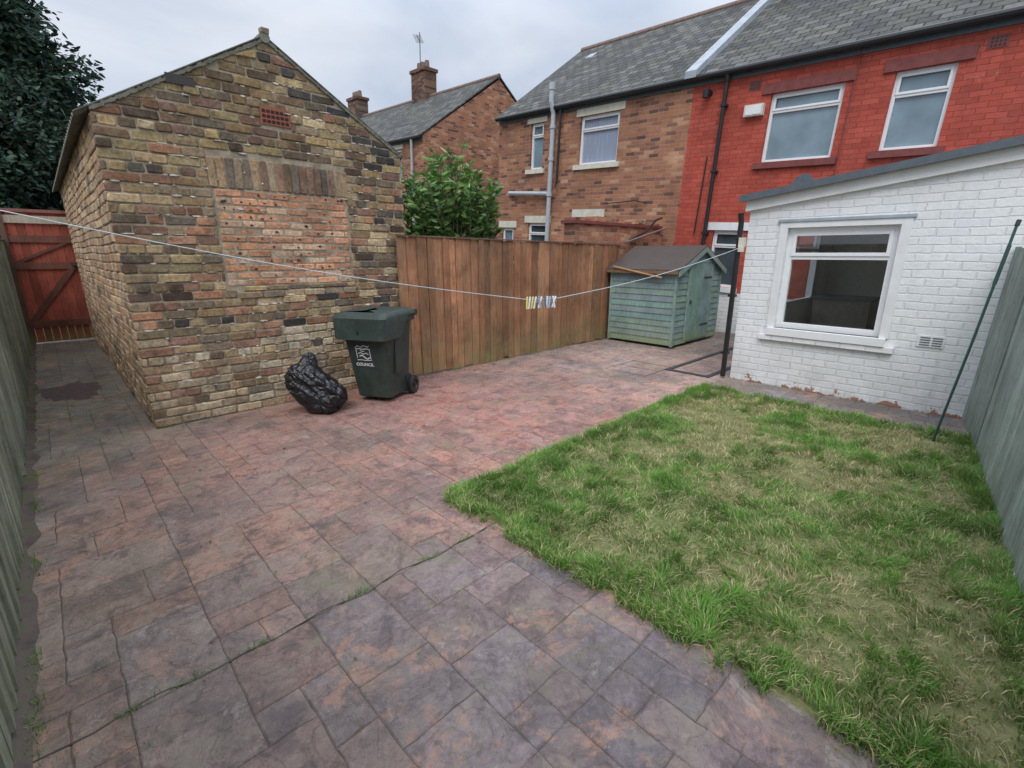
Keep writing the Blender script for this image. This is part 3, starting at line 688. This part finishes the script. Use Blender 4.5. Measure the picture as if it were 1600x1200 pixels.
ok=(x>LX0-.01)&(x<LX1)&(y<LY1+.02)&(y>fy(x)); x,y,isT,pickT=x[ok],y[ok],isT[ok],pickT[ok]; yb=fy(x); N=len(x); tsz=rng.uniform(.3,1.5,T)[pickT]
cl_=smooth_noise(x,y,2.6,1)*.45+smooth_noise(x,y,8,2)*.55; st=smooth_noise(x,y,1.9,3)*.35+smooth_noise(x,y,5,4)*.4+smooth_noise(x,y,15,5)*.25
ed=np.minimum(np.minimum(x-LX0,LY1-y),np.minimum(LX1-x+.02,y-yb)); edg=np.exp(-(ed/.12)**2)
bare=(st>.54)&(edg<.3)
keep=(~bare)|(rng.random(N)<.42); x,y,cl_,st,edg,bare,isT,tsz=[q[keep] for q in (x,y,cl_,st,edg,bare,isT,tsz)]; N=len(x)
h=.014+.042*np.clip(cl_*1.9-.6,0,1.2)*rng.uniform(.5,1.3,N)+.045*edg*rng.uniform(.3,1.2,N)*smooth_noise(x,y,8,9)*1.6
h=h+np.where(isT,.022*tsz*rng.uniform(.5,1.2,N),0)
h=np.where(bare,h*.6,h)
q=rng.random(N)[:,None]; col=g*(1-q)+g2*q
mul=(.6+.7*smooth_noise(x,y,5,31))[:,None]; col=col*mul
cm=np.clip((cl_-.55)*4,0,1)[:,None]; col=col*(1-.4*cm)+np.array([.08,.28,.03])*.4*cm
ol=np.clip((st-.46)*6,0,1)[:,None]*(1-edg[:,None]); col=col*(1-.4*ol)+np.array([.38,.38,.15])*.4*ol
sm=((rng.random(N)<np.where(bare,.55,.17)))[:,None]; col=np.where(sm,sw*rng.uniform(.5,1.15,(N,1)),col)
lean=np.where(sm[:,0],rng.uniform(.7,1.05,N),rng.uniform(.2,.95,N))
ldir=smooth_noise(x,y,6,41)*12+rng.normal(0,.9,N)
h=np.where(sm[:,0],h*.6+.03,h)
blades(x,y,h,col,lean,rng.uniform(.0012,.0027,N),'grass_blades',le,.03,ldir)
N=20000; s_=rng.random(N); side=rng.random(N)<.45
ex=np.where(side,LX0-.0+rng.normal(0,.026,N),LX0+s_*(LX1-LX0)); ey=np.where(side,-.45+s_*(LY1+.45),LY1+rng.normal(0,.026,N))
ok=(ey>fy(ex))&(smooth_noise(ex,ey,5,11)+smooth_noise(ex,ey,14,12)>.8); ex,ey=ex[ok],ey[ok]; N=len(ex)
q=rng.random(N)[:,None]; col=g*(1-q)+g2*q; sm=(rng.random(N)<.18)[:,None]; col=np.where(sm,sw,col)
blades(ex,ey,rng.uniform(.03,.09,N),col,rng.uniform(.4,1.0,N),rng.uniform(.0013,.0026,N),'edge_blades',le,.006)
N=900; cx_=rng.choice([.35,.75,.79,1.15,1.4,.1,-.05],N); ex=cx_+rng.normal(0,.035,N); ey=1.8+rng.normal(0,.01,N)
n2=600; ex[:n2]=-.29+rng.normal(0,.014,n2); ey[:n2]=rng.choice([1.9,2.05,2.3,3.1,3.9,4.5,6.2,7.5],n2)+rng.normal(0,.06,n2)
q=rng.random(N)[:,None]; blades(ex,ey,rng.uniform(.008,.035,N),(g*(1-q)+g2*q),rng.uniform(.2,.9,N),rng.uniform(.001,.0018,N),'joint_weeds',None,0.0)
N=2500; ex=rng.uniform(.48,9,N); ey=np.full(N,5.0)+rng.normal(0,.008,N); ok=(smooth_noise(ex,ey,4,21)>.6); ex,ey=ex[ok],ey[ok]; N=len(ex); ey=np.where(ex>3,4.94,ey)
q=rng.random(N)[:,None]; blades(ex,ey,rng.uniform(.01,.05,N),(g*(1-q)+g2*q),rng.uniform(.2,.9,N),rng.uniform(.001,.002,N),'wall_base_weeds',None,0.0)
N=460; ex=rng.uniform(2.9,7.2,N); ey=4.9-np.abs(rng.normal(0,.14,N)); k=rng.random(N)[:,None]
ex[:170]=rng.uniform(.0,5,170); ey[:170]=rng.uniform(1.2,4.9,170)
ok=~((ex>LX0)&(ey<LY1)); ex,ey,k=ex[ok],ey[ok],k[ok]; N=len(ex)
V=np.zeros((N,4,3)); a=rng.random(N)*6.28; sz=rng.uniform(.004,.015,N)
for i_,(u,v) in enumerate(((-1,0),(0,-.5),(1,0),(0,.5))): V[:,i_]=np.stack([ex+sz*(u*np.cos(a)-v*np.sin(a)),ey+sz*(u*np.sin(a)+v*np.cos(a)),.005+rng.random(N)*.006],1)
np_mesh('dead_leaves',V.reshape(-1,3),np.arange(N*4).reshape(N,4),np.repeat((np.array([.16,.11,.06])*(.5+k))[:,None,:],4,1).reshape(-1,3),M['blade'])
# ================================================================= shed
se=empty('garden_shed'); A,B,C_,D=7.15,8.75,3.66,4.88; ze,zp=1.25,1.6; xm=(A+B)/2
SC=(.20,.29,.27)
mb=MB(); col=lambda:tuple(q*random.uniform(.9,1.1) for q in SC)
z=.05
while z<ze-.01:
    z1=min(z+.1,ze); c=col(); mb.hexa([(A-.016,C_,z),(A-.016,D,z),(A,D,z),(A,C_,z),(A-.004,C_,z1),(A-.004,D,z1),(A,D,z1),(A,C_,z1)],c); z=z1
z=.05
while z<zp-.02:
    z1=min(z+.1,zp-.01); w=1 if z1<=ze else max(0,(zp-z1)/(zp-ze)); w0=1 if z<=ze else max(0,(zp-z)/(zp-ze))
    h=(B-A)/2; mb.hexa([(xm-h*w0,C_-.016,z),(xm+h*w0,C_-.016,z),(xm+h*w0,C_,z),(xm-h*w0,C_,z),(xm-h*w,C_-.004,z1),(xm+h*w,C_-.004,z1),(xm+h*w,C_,z1),(xm-h*w,C_,z1)],col()); z=z1
mb.poly([(A,C_,.04),(B,C_,.04),(B,C_,ze),(xm,C_,zp),(A,C_,ze),(A,D,.04),(B,D,.04),(B,D,ze),(xm,D,zp),(A,D,ze)],[(0,1,2,3,4),(9,8,7,6,5),(0,5,6,1),(1,6,7,2),(4,9,5,0)],SC)
for (x_,y_) in ((A,C_),(B,C_),(A,D-.02)): mb.box(x_-.022,x_+.022,y_-.024,y_+.02,.03,ze,(.22,.31,.285))
s=7.55
while s<8.32: w=.095; mb.box(s,s+w-.004,C_-.034,C_-.018,.08,1.36,col()); s+=w
for (a,b,c,d_) in ((7.51,7.55,.06,1.4),(8.32,8.36,.06,1.4)): mb.box(a,b,C_-.04,C_-.016,c,d_,(.24,.33,.3))
mb.box(7.51,8.36,C_-.04,C_-.016,1.36,1.4,(.24,.33,.3))
mb.box(7.6,7.64,C_-.05,C_-.034,.7,.76,(.05,.05,.05))
for z in (.3,1.1): mb.box(8.05,8.34,C_-.042,C_-.034,z,z+.025,(.06,.06,.06))
mb.build('walls_and_door',se,'wood')
mb=MB(); ov=.07
for sg in (-1,1):
    xe=xm+sg*((B-A)/2+ov); zz=ze-(zp-ze)/((B-A)/2)*ov
    mb.hexa([(xe,C_-.08,zz+.01),(xm,C_-.08,zp+.01),(xm,D+.06,zp+.01),(xe,D+.06,zz+.01),(xe,C_-.08,zz+.035),(xm,C_-.08,zp+.035),(xm,D+.06,zp+.035),(xe,D+.06,zz+.035)],(.07,.055,.048))
    mb.hexa([(xe,C_-.085,zz-.07),(xm,C_-.085,zp-.07),(xm,C_-.065,zp-.07),(xe,C_-.065,zz-.07),(xe,C_-.085,zz+.012),(xm,C_-.085,zp+.012),(xm,C_-.065,zp+.012),(xe,C_-.065,zz+.012)],(.22,.31,.28))
mb.box(A-.095,A-.07,C_-.06,D+.04,ze-.06,ze-.01,(.2,.13,.08))
mb.tube([(A-.1,D-.1,ze+.04),(A-.1,C_+.2,ze-.12)],.018,6,(.35,.2,.09))
mb.build('roof_and_bargeboards',se,'attr')
# ================================================================= wheelie bin
be=empty('wheelie_bin',(2.42,4.5,0),(0,0,math.radians(-60)))
def rr(w,d,r,z,yo=0,n=5,zf=None):
    pts=[]
    for (sx,sy,a0) in ((1,-1,-90),(1,1,0),(-1,1,90),(-1,-1,180)):
        for k in range(n+1):
            a=math.radians(a0+90*k/n); x_=sx*(w/2-r)+r*math.cos(a); y_=sy*(d/2-r)+r*math.sin(a)+yo
            pts.append((x_,y_,zf(x_,y_) if zf else z))
    return pts
t=NT('green_bin_plastic'); o=t.obj(); c=t.scale((.034,.05,.044),t.mr(t.noise(o,6,6,.7),.3,.7,.7,1.4)); c=t.mix(t.mr(t.noise(o,14,8,.8),.52,.75,0,.35),c,(.15,.15,.125))
M['bin']=t.out(c,.5,t.bump(t.noise(o,120,3),.08,.002),.4)
mb=MB()
mb.loft([rr(.36,.40,.05,.045,.04),rr(.39,.43,.05,.06,.03),rr(.44,.52,.05,.5,.0),rr(.485,.585,.05,.80,-.02),rr(.49,.59,.05,.84,-.02)])
mb.loft([rr(.54,.63,.05,.82,-.02),rr(.56,.65,.05,.83,-.02),rr(.56,.65,.05,.875,-.02),rr(.54,.63,.05,.885,-.02)])
zf=lambda b:(lambda x_,y_: .885-b*max(0,min(1,(.12-y_)/.16))**1.5)
L1=rr(.60,.70,.07,.895,-.03,n=7)
def dens(r):
    o_=[]
    for k in range(len(r)):
        a=Vector(r[k]); b=Vector(r[(k+1)%len(r)]); o_.append(tuple(a))
        if (b-a).length>.2:
            for q in range(1,8): o_.append(tuple(a.lerp(b,q/8)))
    return o_
def hood(r,b): return [(p[0],p[1],zf(b)(p[0],p[1])) for p in dens(r)]
mb.loft([hood(rr(.565,.67,.07,0,-.03,n=7),.2),hood(rr(.59,.695,.07,0,-.03,n=7),.2),dens(L1),dens(rr(.57,.66,.07,.925,-.025,n=7)),dens(rr(.48,.56,.06,.95,-.02,n=7)),dens(rr(.45,.53,.06,.942,-.02,n=7)),dens(rr(.1,.3,.03,.955,-.02,n=7))])
mb.box(-.27,.27,.3,.36,.86,.92)
mb.tube([(-.2,.33,.9),(-.2,.39,.9),(.2,.39,.9),(.2,.33,.9)],.016)
for sx in (-1,1):
    mb.box(sx*.225-.012,sx*.225+.012,-.1,.02,.3,.7); mb.box(sx*.19-.02,sx*.19+.02,.14,.25,.04,.22)
mb.build('body_and_lid',be,'bin',smooth=True,autos=True)
mb=MB()
for sx in (-1,1):
    x0=.205*sx; x1=.26*sx; rings=[]
    for xx,r_ in ((x0,.05),(x0,.095),(x0+.008*sx,.102),(x1-.008*sx,.102),(x1,.095),(x1,.06),(x1-.012*sx,.055),(x1-.012*sx,.02),(x1,.018)):
        rings.append([(xx,.24+r_*math.cos(a),.102+r_*math.sin(a)) for a in [2*math.pi*k/24 for k in range(24)]])
    mb.loft(rings)
mb.tube([(-.24,.24,.102),(.24,.24,.102)],.014)
mb.tube([(0,-.382,.76),(0,-.372,.76)],.016,16)
mb.build('wheels_and_fittings',be,'black',smooth=True,autos=True)
cu=bpy.data.curves.new('txt','FONT'); cu.body='COUNCIL'; cu.size=.045; cu.align_x='CENTER'; cu.extrude=.0006; cu.offset=.0009
to=bpy.data.objects.new('council_lettering',cu); link(to,be)
def fyb(z):
    return -( (.52/2) + (z-.5)*( (.585/2+.02)-.26)/.3 ) if z>=.5 else -(.185+(z-.06)*(.26-.185)/.44)
to.location=(-.03,fyb(.40)-.003,.40); to.rotation_euler=(math.radians(90)+math.atan2(.075,.44),0,0); to.data.materials.append(M['whitep'])
mb=MB()
def stroke(pts,w=.006):
    w*=.62
    pts=[(-.03+p[0]*.95,.46+(p[1]-.485)*.92) for p in pts]
    for k in range(len(pts)-1):
        a=Vector(pts[k]);b=Vector(pts[k+1]); d=(b-a)
        n=Vector((-d.y,d.x)).normalized()*w
        q=[a-n,b-n,b+n,a+n]; vs=[(p.x,fyb(p.y)-.0025,p.y) for p in q]+[(p.x,fyb(p.y)-.0005,p.y) for p in q]
        mb.hexa(vs)
stroke([(-.09,.62),(-.06,.65),(-.02,.635),(.02,.655),(.06,.64),(.08,.655)],.005)
stroke([(-.085,.61),(-.05,.618),(0,.612),(.05,.62),(.085,.61)],.007); stroke([(-.08,.61),(-.078,.51)],.005); stroke([(.08,.61),(.082,.5)],.005)
stroke([(-.06,.56),(-.03,.575),(0,.555),(.03,.57),(.06,.555)],.006)
stroke([(-.05,.53),(-.02,.545),(.01,.52),(.04,.5),(.07,.52)],.009); stroke([(-.085,.485),(-.03,.49),(.02,.484),(.09,.488)],.005); stroke([(-.03,.6),(-.01,.585),(.02,.595)],.005)
mb.build('emblem',be,'whitep')
# ================================================================= bin bag
t=NT('black_polythene'); o=t.obj(); n=t.bump(t.noise(t.map(o,(1,1,1)),9,3,.5,1.2),.8,.04); n=t.bump(t.noise(o,30,4,.6,1.5),.5,.008,n); M['bag']=t.out((.013,.013,.016),.24,n,.6)
bm=bmesh.new(); bmesh.ops.create_icosphere(bm,subdivisions=6,radius=1)
Rv=Vector((.718,-.696,0)); Fv=Vector((.696,.718,0)); Zv=Vector((0,0,1))
an=math.radians(40); AX=(Rv*math.cos(an)-Zv*math.sin(an)); AZ_=(Rv*math.sin(an)+Zv*math.cos(an)); cen=Vector((1.73,4.54,.235))
for v in bm.verts:
    p=v.co.copy(); n=p.normalized()
    m_=(abs(n.x)**3.0+abs(n.y)**3.0+abs(n.z)**3.0)**(-1/3.0); sq=n*(m_*.93)
    f=1+.15*noise.noise(p*1.6)
    vo=noise.voronoi(n*2.3+Vector((3,1,2)))[0]; f-=.24*max(0,.3-(vo[1]-vo[0]))
    vo=noise.voronoi(n*4.6)[0]; f-=.13*max(0,.28-(vo[1]-vo[0]))
    f-=abs(noise.noise(Vector((math.atan2(n.z,n.y)*2.2,n.x*1.0,4))))*.14
    q=AX*(sq.x*.34*f)+Fv*(sq.y*.20*f)+AZ_*(sq.z*.20*f*(1.0+.08*n.x))
    q.z-=.02
    # gathered neck rising from the upper left of the sack
    k=max(0,n.dot(Vector((-.62,-.1,.78)))-.86)/.14
    if k>0: q=q*(1-.28*k**.8)+(Zv*.20+Rv*.05)*(k**1.7)
    q+=cen
    if q.z<.012: q.z=.012+(q.z-.012)*.02
    if q.y>5.0: q.y=5.0+(q.y-5.0)*.03
    v.co=q
me=bpy.data.meshes.new('bin_bag'); bm.to_mesh(me); bm.free(); me.polygons.foreach_set('use_smooth',[True]*len(me.polygons)); me.materials.append(M['bag'])
bag=link(bpy.data.objects.new('black_bin_bag',me))
# ================================================================= washing line
we2=empty('washing_line'); mb=MB()
a=Vector((-.34,4.0,1.79)); m1=Vector((3.12,3.02,1.10)); m2=Vector((3.42,2.94,1.095)); b=Vector((5.9,2.26,1.57))
pts=[]
for k in range(15): f=k/14; p=a.lerp(m1,f); p.z-=.06*math.sin(math.pi*f); pts.append(p)
for k in range(11): f=k/10; p=m2.lerp(b,f); p.z-=.05*math.sin(math.pi*f); pts.append(p)
mb.tube(pts,.0036,6,(.5,.56,.58)); mb.build('line',we2,'attr')
mb=MB()
cols=[(.75,.7,.2),(.8,.8,.78),(.75,.7,.2),(.8,.8,.78),(.25,.4,.65),(.8,.8,.78),(.12,.16,.25),(.8,.8,.78),(.3,.5,.75),(.8,.8,.78),(.8,.8,.78)]
for k,c in enumerate(cols):
    f=k/(len(cols)-1); p=m1.lerp(m2,f); tl_=random.uniform(-.9,.5)
    for sg in (-1,1):
        d=Vector((math.sin(tl_)*.5,-math.sin(tl_)*.3,-1)).normalized(); o1=p+Vector((.003*sg,.006*sg,.022)); o2=p+d*.085+Vector((.012*sg,.008*sg,0))
        mb.tube([o1,o1.lerp(o2,.5)+Vector((.004*sg,0,0)),o2],.0075,6,c)
    mb.box(p.x-.006,p.x+.006,p.y-.01,p.y+.01,p.z-.03,p.z-.02,(.4,.4,.4))
mb.build('clothes_pegs',we2,'attr')
mb=MB(); mb.tube([(4.94,.196,0),(4.97,.12,.8),(5.02,.045,1.70)],.009,8,(.04,.09,.08)); mb.tube([(5.0,.08,1.28),(5.015,.055,1.56)],.012,8,(.04,.08,.07)); mb.tube([(5.02,.045,1.69),(5.03,.04,1.73)],.014,8,(.03,.04,.04)); mb.build('clothes_prop_pole',None,'attr')
# ================================================================= vegetation
t=NT('leaf'); c=t.add('ShaderNodeAttribute',attribute_name='Col').outputs['Color']; t.out(c,.35,None,.4)
tl=t.add('ShaderNodeBsdfTranslucent'); t.con(c,tl.inputs[0]); mx=t.add('ShaderNodeMixShader'); mx.inputs[0].default_value=.2
t.con(t.b.outputs[0],mx.inputs[1]); t.con(tl.outputs[0],mx.inputs[2]); t.con(mx.outputs[0],t.n['Material Output'].inputs[0]); M['leaf']=t.m
t=NT('conifer_leaf'); c=t.add('ShaderNodeAttribute',attribute_name='Col').outputs['Color']; M['cleaf']=t.out(c,.9,None,.05)
M['bark']=plain('bark',(.1,.075,.05),.9,.4,12,.7,25)
def leaves(pos,dirs,ln,wd,col,name,parent,mat='leaf'):
    N=len(pos); d=dirs/np.linalg.norm(dirs,axis=1,keepdims=True); r=rng.normal(size=(N,3)); s=np.cross(d,r); s/=np.linalg.norm(s,axis=1,keepdims=True)+1e-9
    nrm=np.cross(d,s); L=ln[:,None]; W=wd[:,None]
    V=np.zeros((N,6,3)); V[:,0]=pos; V[:,1]=pos+d*L*.35+s*W+nrm*W*.3; V[:,2]=pos+d*L*.75+s*W*.7+nrm*W*.2; V[:,3]=pos+d*L; V[:,4]=pos+d*L*.75-s*W*.7+nrm*W*.2; V[:,5]=pos+d*L*.35-s*W+nrm*W*.3
    k=np.arange(N)[:,None]*6; F=np.concatenate([k+np.array([[0,1,2,3]]),k+np.array([[0,3,4,5]])],0)
    return np_mesh(name,V.reshape(-1,3),F,np.repeat(col[:,None,:],6,1).reshape(-1,3),M[mat],parent)
lb=empty('laurel_shrub'); st=MB(); PP=[];DD=[];CC=[]
for k in range(170):
    th=random.uniform(0,6.28); rad=math.sqrt(random.random()); bx=4.95+.25*math.cos(th)*rad; by=6.5+.3*math.sin(th)*rad
    tx=4.93+.84*rad*math.cos(th); ty=6.5+.78*rad*math.sin(th); tz=(3.16-.55*rad**2.4)*random.uniform(.80,1.0)
    if random.random()<.35: tz*=random.uniform(.55,.9)
    p0=Vector((bx,by,.3)); p1=Vector((tx,ty,tz)); pm=p0.lerp(p1,.6)+Vector((random.uniform(-.1,.1),random.uniform(-.1,.1),-.05))
    st.tube([p0,pm,p1],.014,5,m='bark',r2=.004)
    for q in range(27):
        f=random.uniform(.25,1.0); pp=pm.lerp(p1,(f-.25)/.75)
        a=random.uniform(0,6.28); up=random.uniform(-.1,.9)
        PP.append(pp+Vector((random.uniform(-.02,.02),random.uniform(-.02,.02),0))); DD.append((math.cos(a),math.sin(a),up))
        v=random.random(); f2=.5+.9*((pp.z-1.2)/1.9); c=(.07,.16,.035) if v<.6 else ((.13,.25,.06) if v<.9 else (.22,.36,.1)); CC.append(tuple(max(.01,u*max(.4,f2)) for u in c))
PP=np.array([tuple(p) for p in PP]);N=len(PP)
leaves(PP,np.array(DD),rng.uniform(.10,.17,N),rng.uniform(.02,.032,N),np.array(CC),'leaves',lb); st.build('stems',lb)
def conifer(name,cx,cy,H,R,n,zb=.6):
    e=empty(name); s=MB(); s.tube([(cx,cy,0),(cx+.1,cy,H*.5),(cx,cy,H*.97)],.22,8,m='bark',r2=.03)
    P_=[];D_=[];C_=[]; per=110; nb=int(n/per)
    for k in range(nb):
        f=random.random()**.85; z=zb+(H-zb)*f; a=random.uniform(0,6.28); rmax=R*(1-f)**.55*(.8+.55*noise.noise(Vector((math.cos(a)*1.6,math.sin(a)*1.6,z*.7))) )*random.uniform(.75,1.1)+.12
        tip=Vector((cx+rmax*math.cos(a),cy+rmax*math.sin(a),z+random.uniform(-.15,.3))); root=Vector((cx,cy,z-.25))
        s.tube([root,root.lerp(tip,.6),tip],.03,5,m='bark',r2=.006)
        sh=random.uniform(.45,1.4)
        for q in range(per):
            g_=random.uniform(.5,1.05); sp=.36*(1.25-g_*.6); p=root.lerp(tip,g_)+Vector((random.gauss(0,sp*.6),random.gauss(0,sp*.6),random.gauss(-.06,sp*.5)))
            P_.append(tuple(p)); D_.append((math.cos(a)+random.gauss(0,.7),math.sin(a)+random.gauss(0,.7),random.gauss(-.2,.7)))
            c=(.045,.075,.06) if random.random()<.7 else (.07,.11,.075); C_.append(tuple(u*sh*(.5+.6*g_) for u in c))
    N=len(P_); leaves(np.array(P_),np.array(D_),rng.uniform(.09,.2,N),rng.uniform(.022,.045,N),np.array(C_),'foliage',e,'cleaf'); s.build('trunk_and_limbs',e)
conifer('conifer_tree',-.8,17.5,10.2,3.5,140000)
conifer('conifer_tree',-4.2,16,12,3.3,45000)
conifer('conifer_tree',.8,20.5,6.4,2.0,38000)
# ================================================================= sky, light, camera
w=bpy.data.worlds.new('World'); scene.world=w; w.use_nodes=True; n=w.node_tree.nodes; l=w.node_tree.links
bg=n['Background']; bg.inputs[1].default_value=.1
sk=n.new('ShaderNodeTexSky'); sk.sky_type='NISHITA'; sk.sun_disc=False; EL=math.radians(52); AZ=math.radians(235); sk.sun_elevation=EL; sk.sun_rotation=AZ
tc=n.new('ShaderNodeTexCoord'); mp=n.new('ShaderNodeMapping'); mp.inputs['Scale'].default_value=(1,1,2.6); l.new(tc.outputs['Generated'],mp.inputs[0])
nz=n.new('ShaderNodeTexNoise'); nz.inputs['Scale'].default_value=2.2; nz.inputs['Detail'].default_value=6; nz.inputs['Roughness'].default_value=.5; nz.inputs['Distortion'].default_value=.5; l.new(mp.outputs[0],nz.inputs['Vector'])
rp=n.new('ShaderNodeValToRGB'); rp.color_ramp.elements[0].position=.36; rp.color_ramp.elements[0].color=(.55,.63,.77,1); rp.color_ramp.elements[1].position=.64; rp.color_ramp.elements[1].color=(.80,.85,.94,1); l.new(nz.outputs[0],rp.inputs[0])
# overcast sky: brighter toward the zenith (CIE overcast)
sp=n.new('ShaderNodeSeparateXYZ'); l.new(tc.outputs['Generated'],sp.inputs[0])
mr=n.new('ShaderNodeMapRange'); l.new(sp.outputs[2],mr.inputs[0])
for i_,q_ in enumerate((.35,1.0,10,29)): mr.inputs[i_+1].default_value=q_
sc=n.new('ShaderNodeVectorMath'); sc.operation='SCALE'; l.new(mr.outputs[0],sc.inputs['Scale']); l.new(rp.outputs[0],sc.inputs[0])
mx=n.new('ShaderNodeMixRGB'); mx.inputs[0].default_value=.95; l.new(sk.outputs[0],mx.inputs[1]); l.new(sc.outputs[0],mx.inputs[2]); l.new(mx.outputs[0],bg.inputs[0])
su=bpy.data.lights.new('sun','SUN'); su.energy=1.5; su.angle=math.radians(30); su.color=(1,.96,.9); so=link(bpy.data.objects.new('sun',su))
d=Vector((math.sin(AZ)*math.cos(EL),math.cos(AZ)*math.cos(EL),math.sin(EL))); so.rotation_euler=d.to_track_quat('Z','Y').to_euler()
cam=bpy.data.cameras.new('camera'); cam.sensor_width=36; cam.lens=16.63; cam.clip_start=.02; cam.clip_end=1000
co=link(bpy.data.objects.new('camera',cam)); co.location=(0,0,1.5); co.rotation_euler=(math.radians(90-15.4),0,math.radians(-44.1)); scene.camera=co
scene.view_settings.view_transform='Standard'; scene.view_settings.look='None'; scene.view_settings.exposure=0
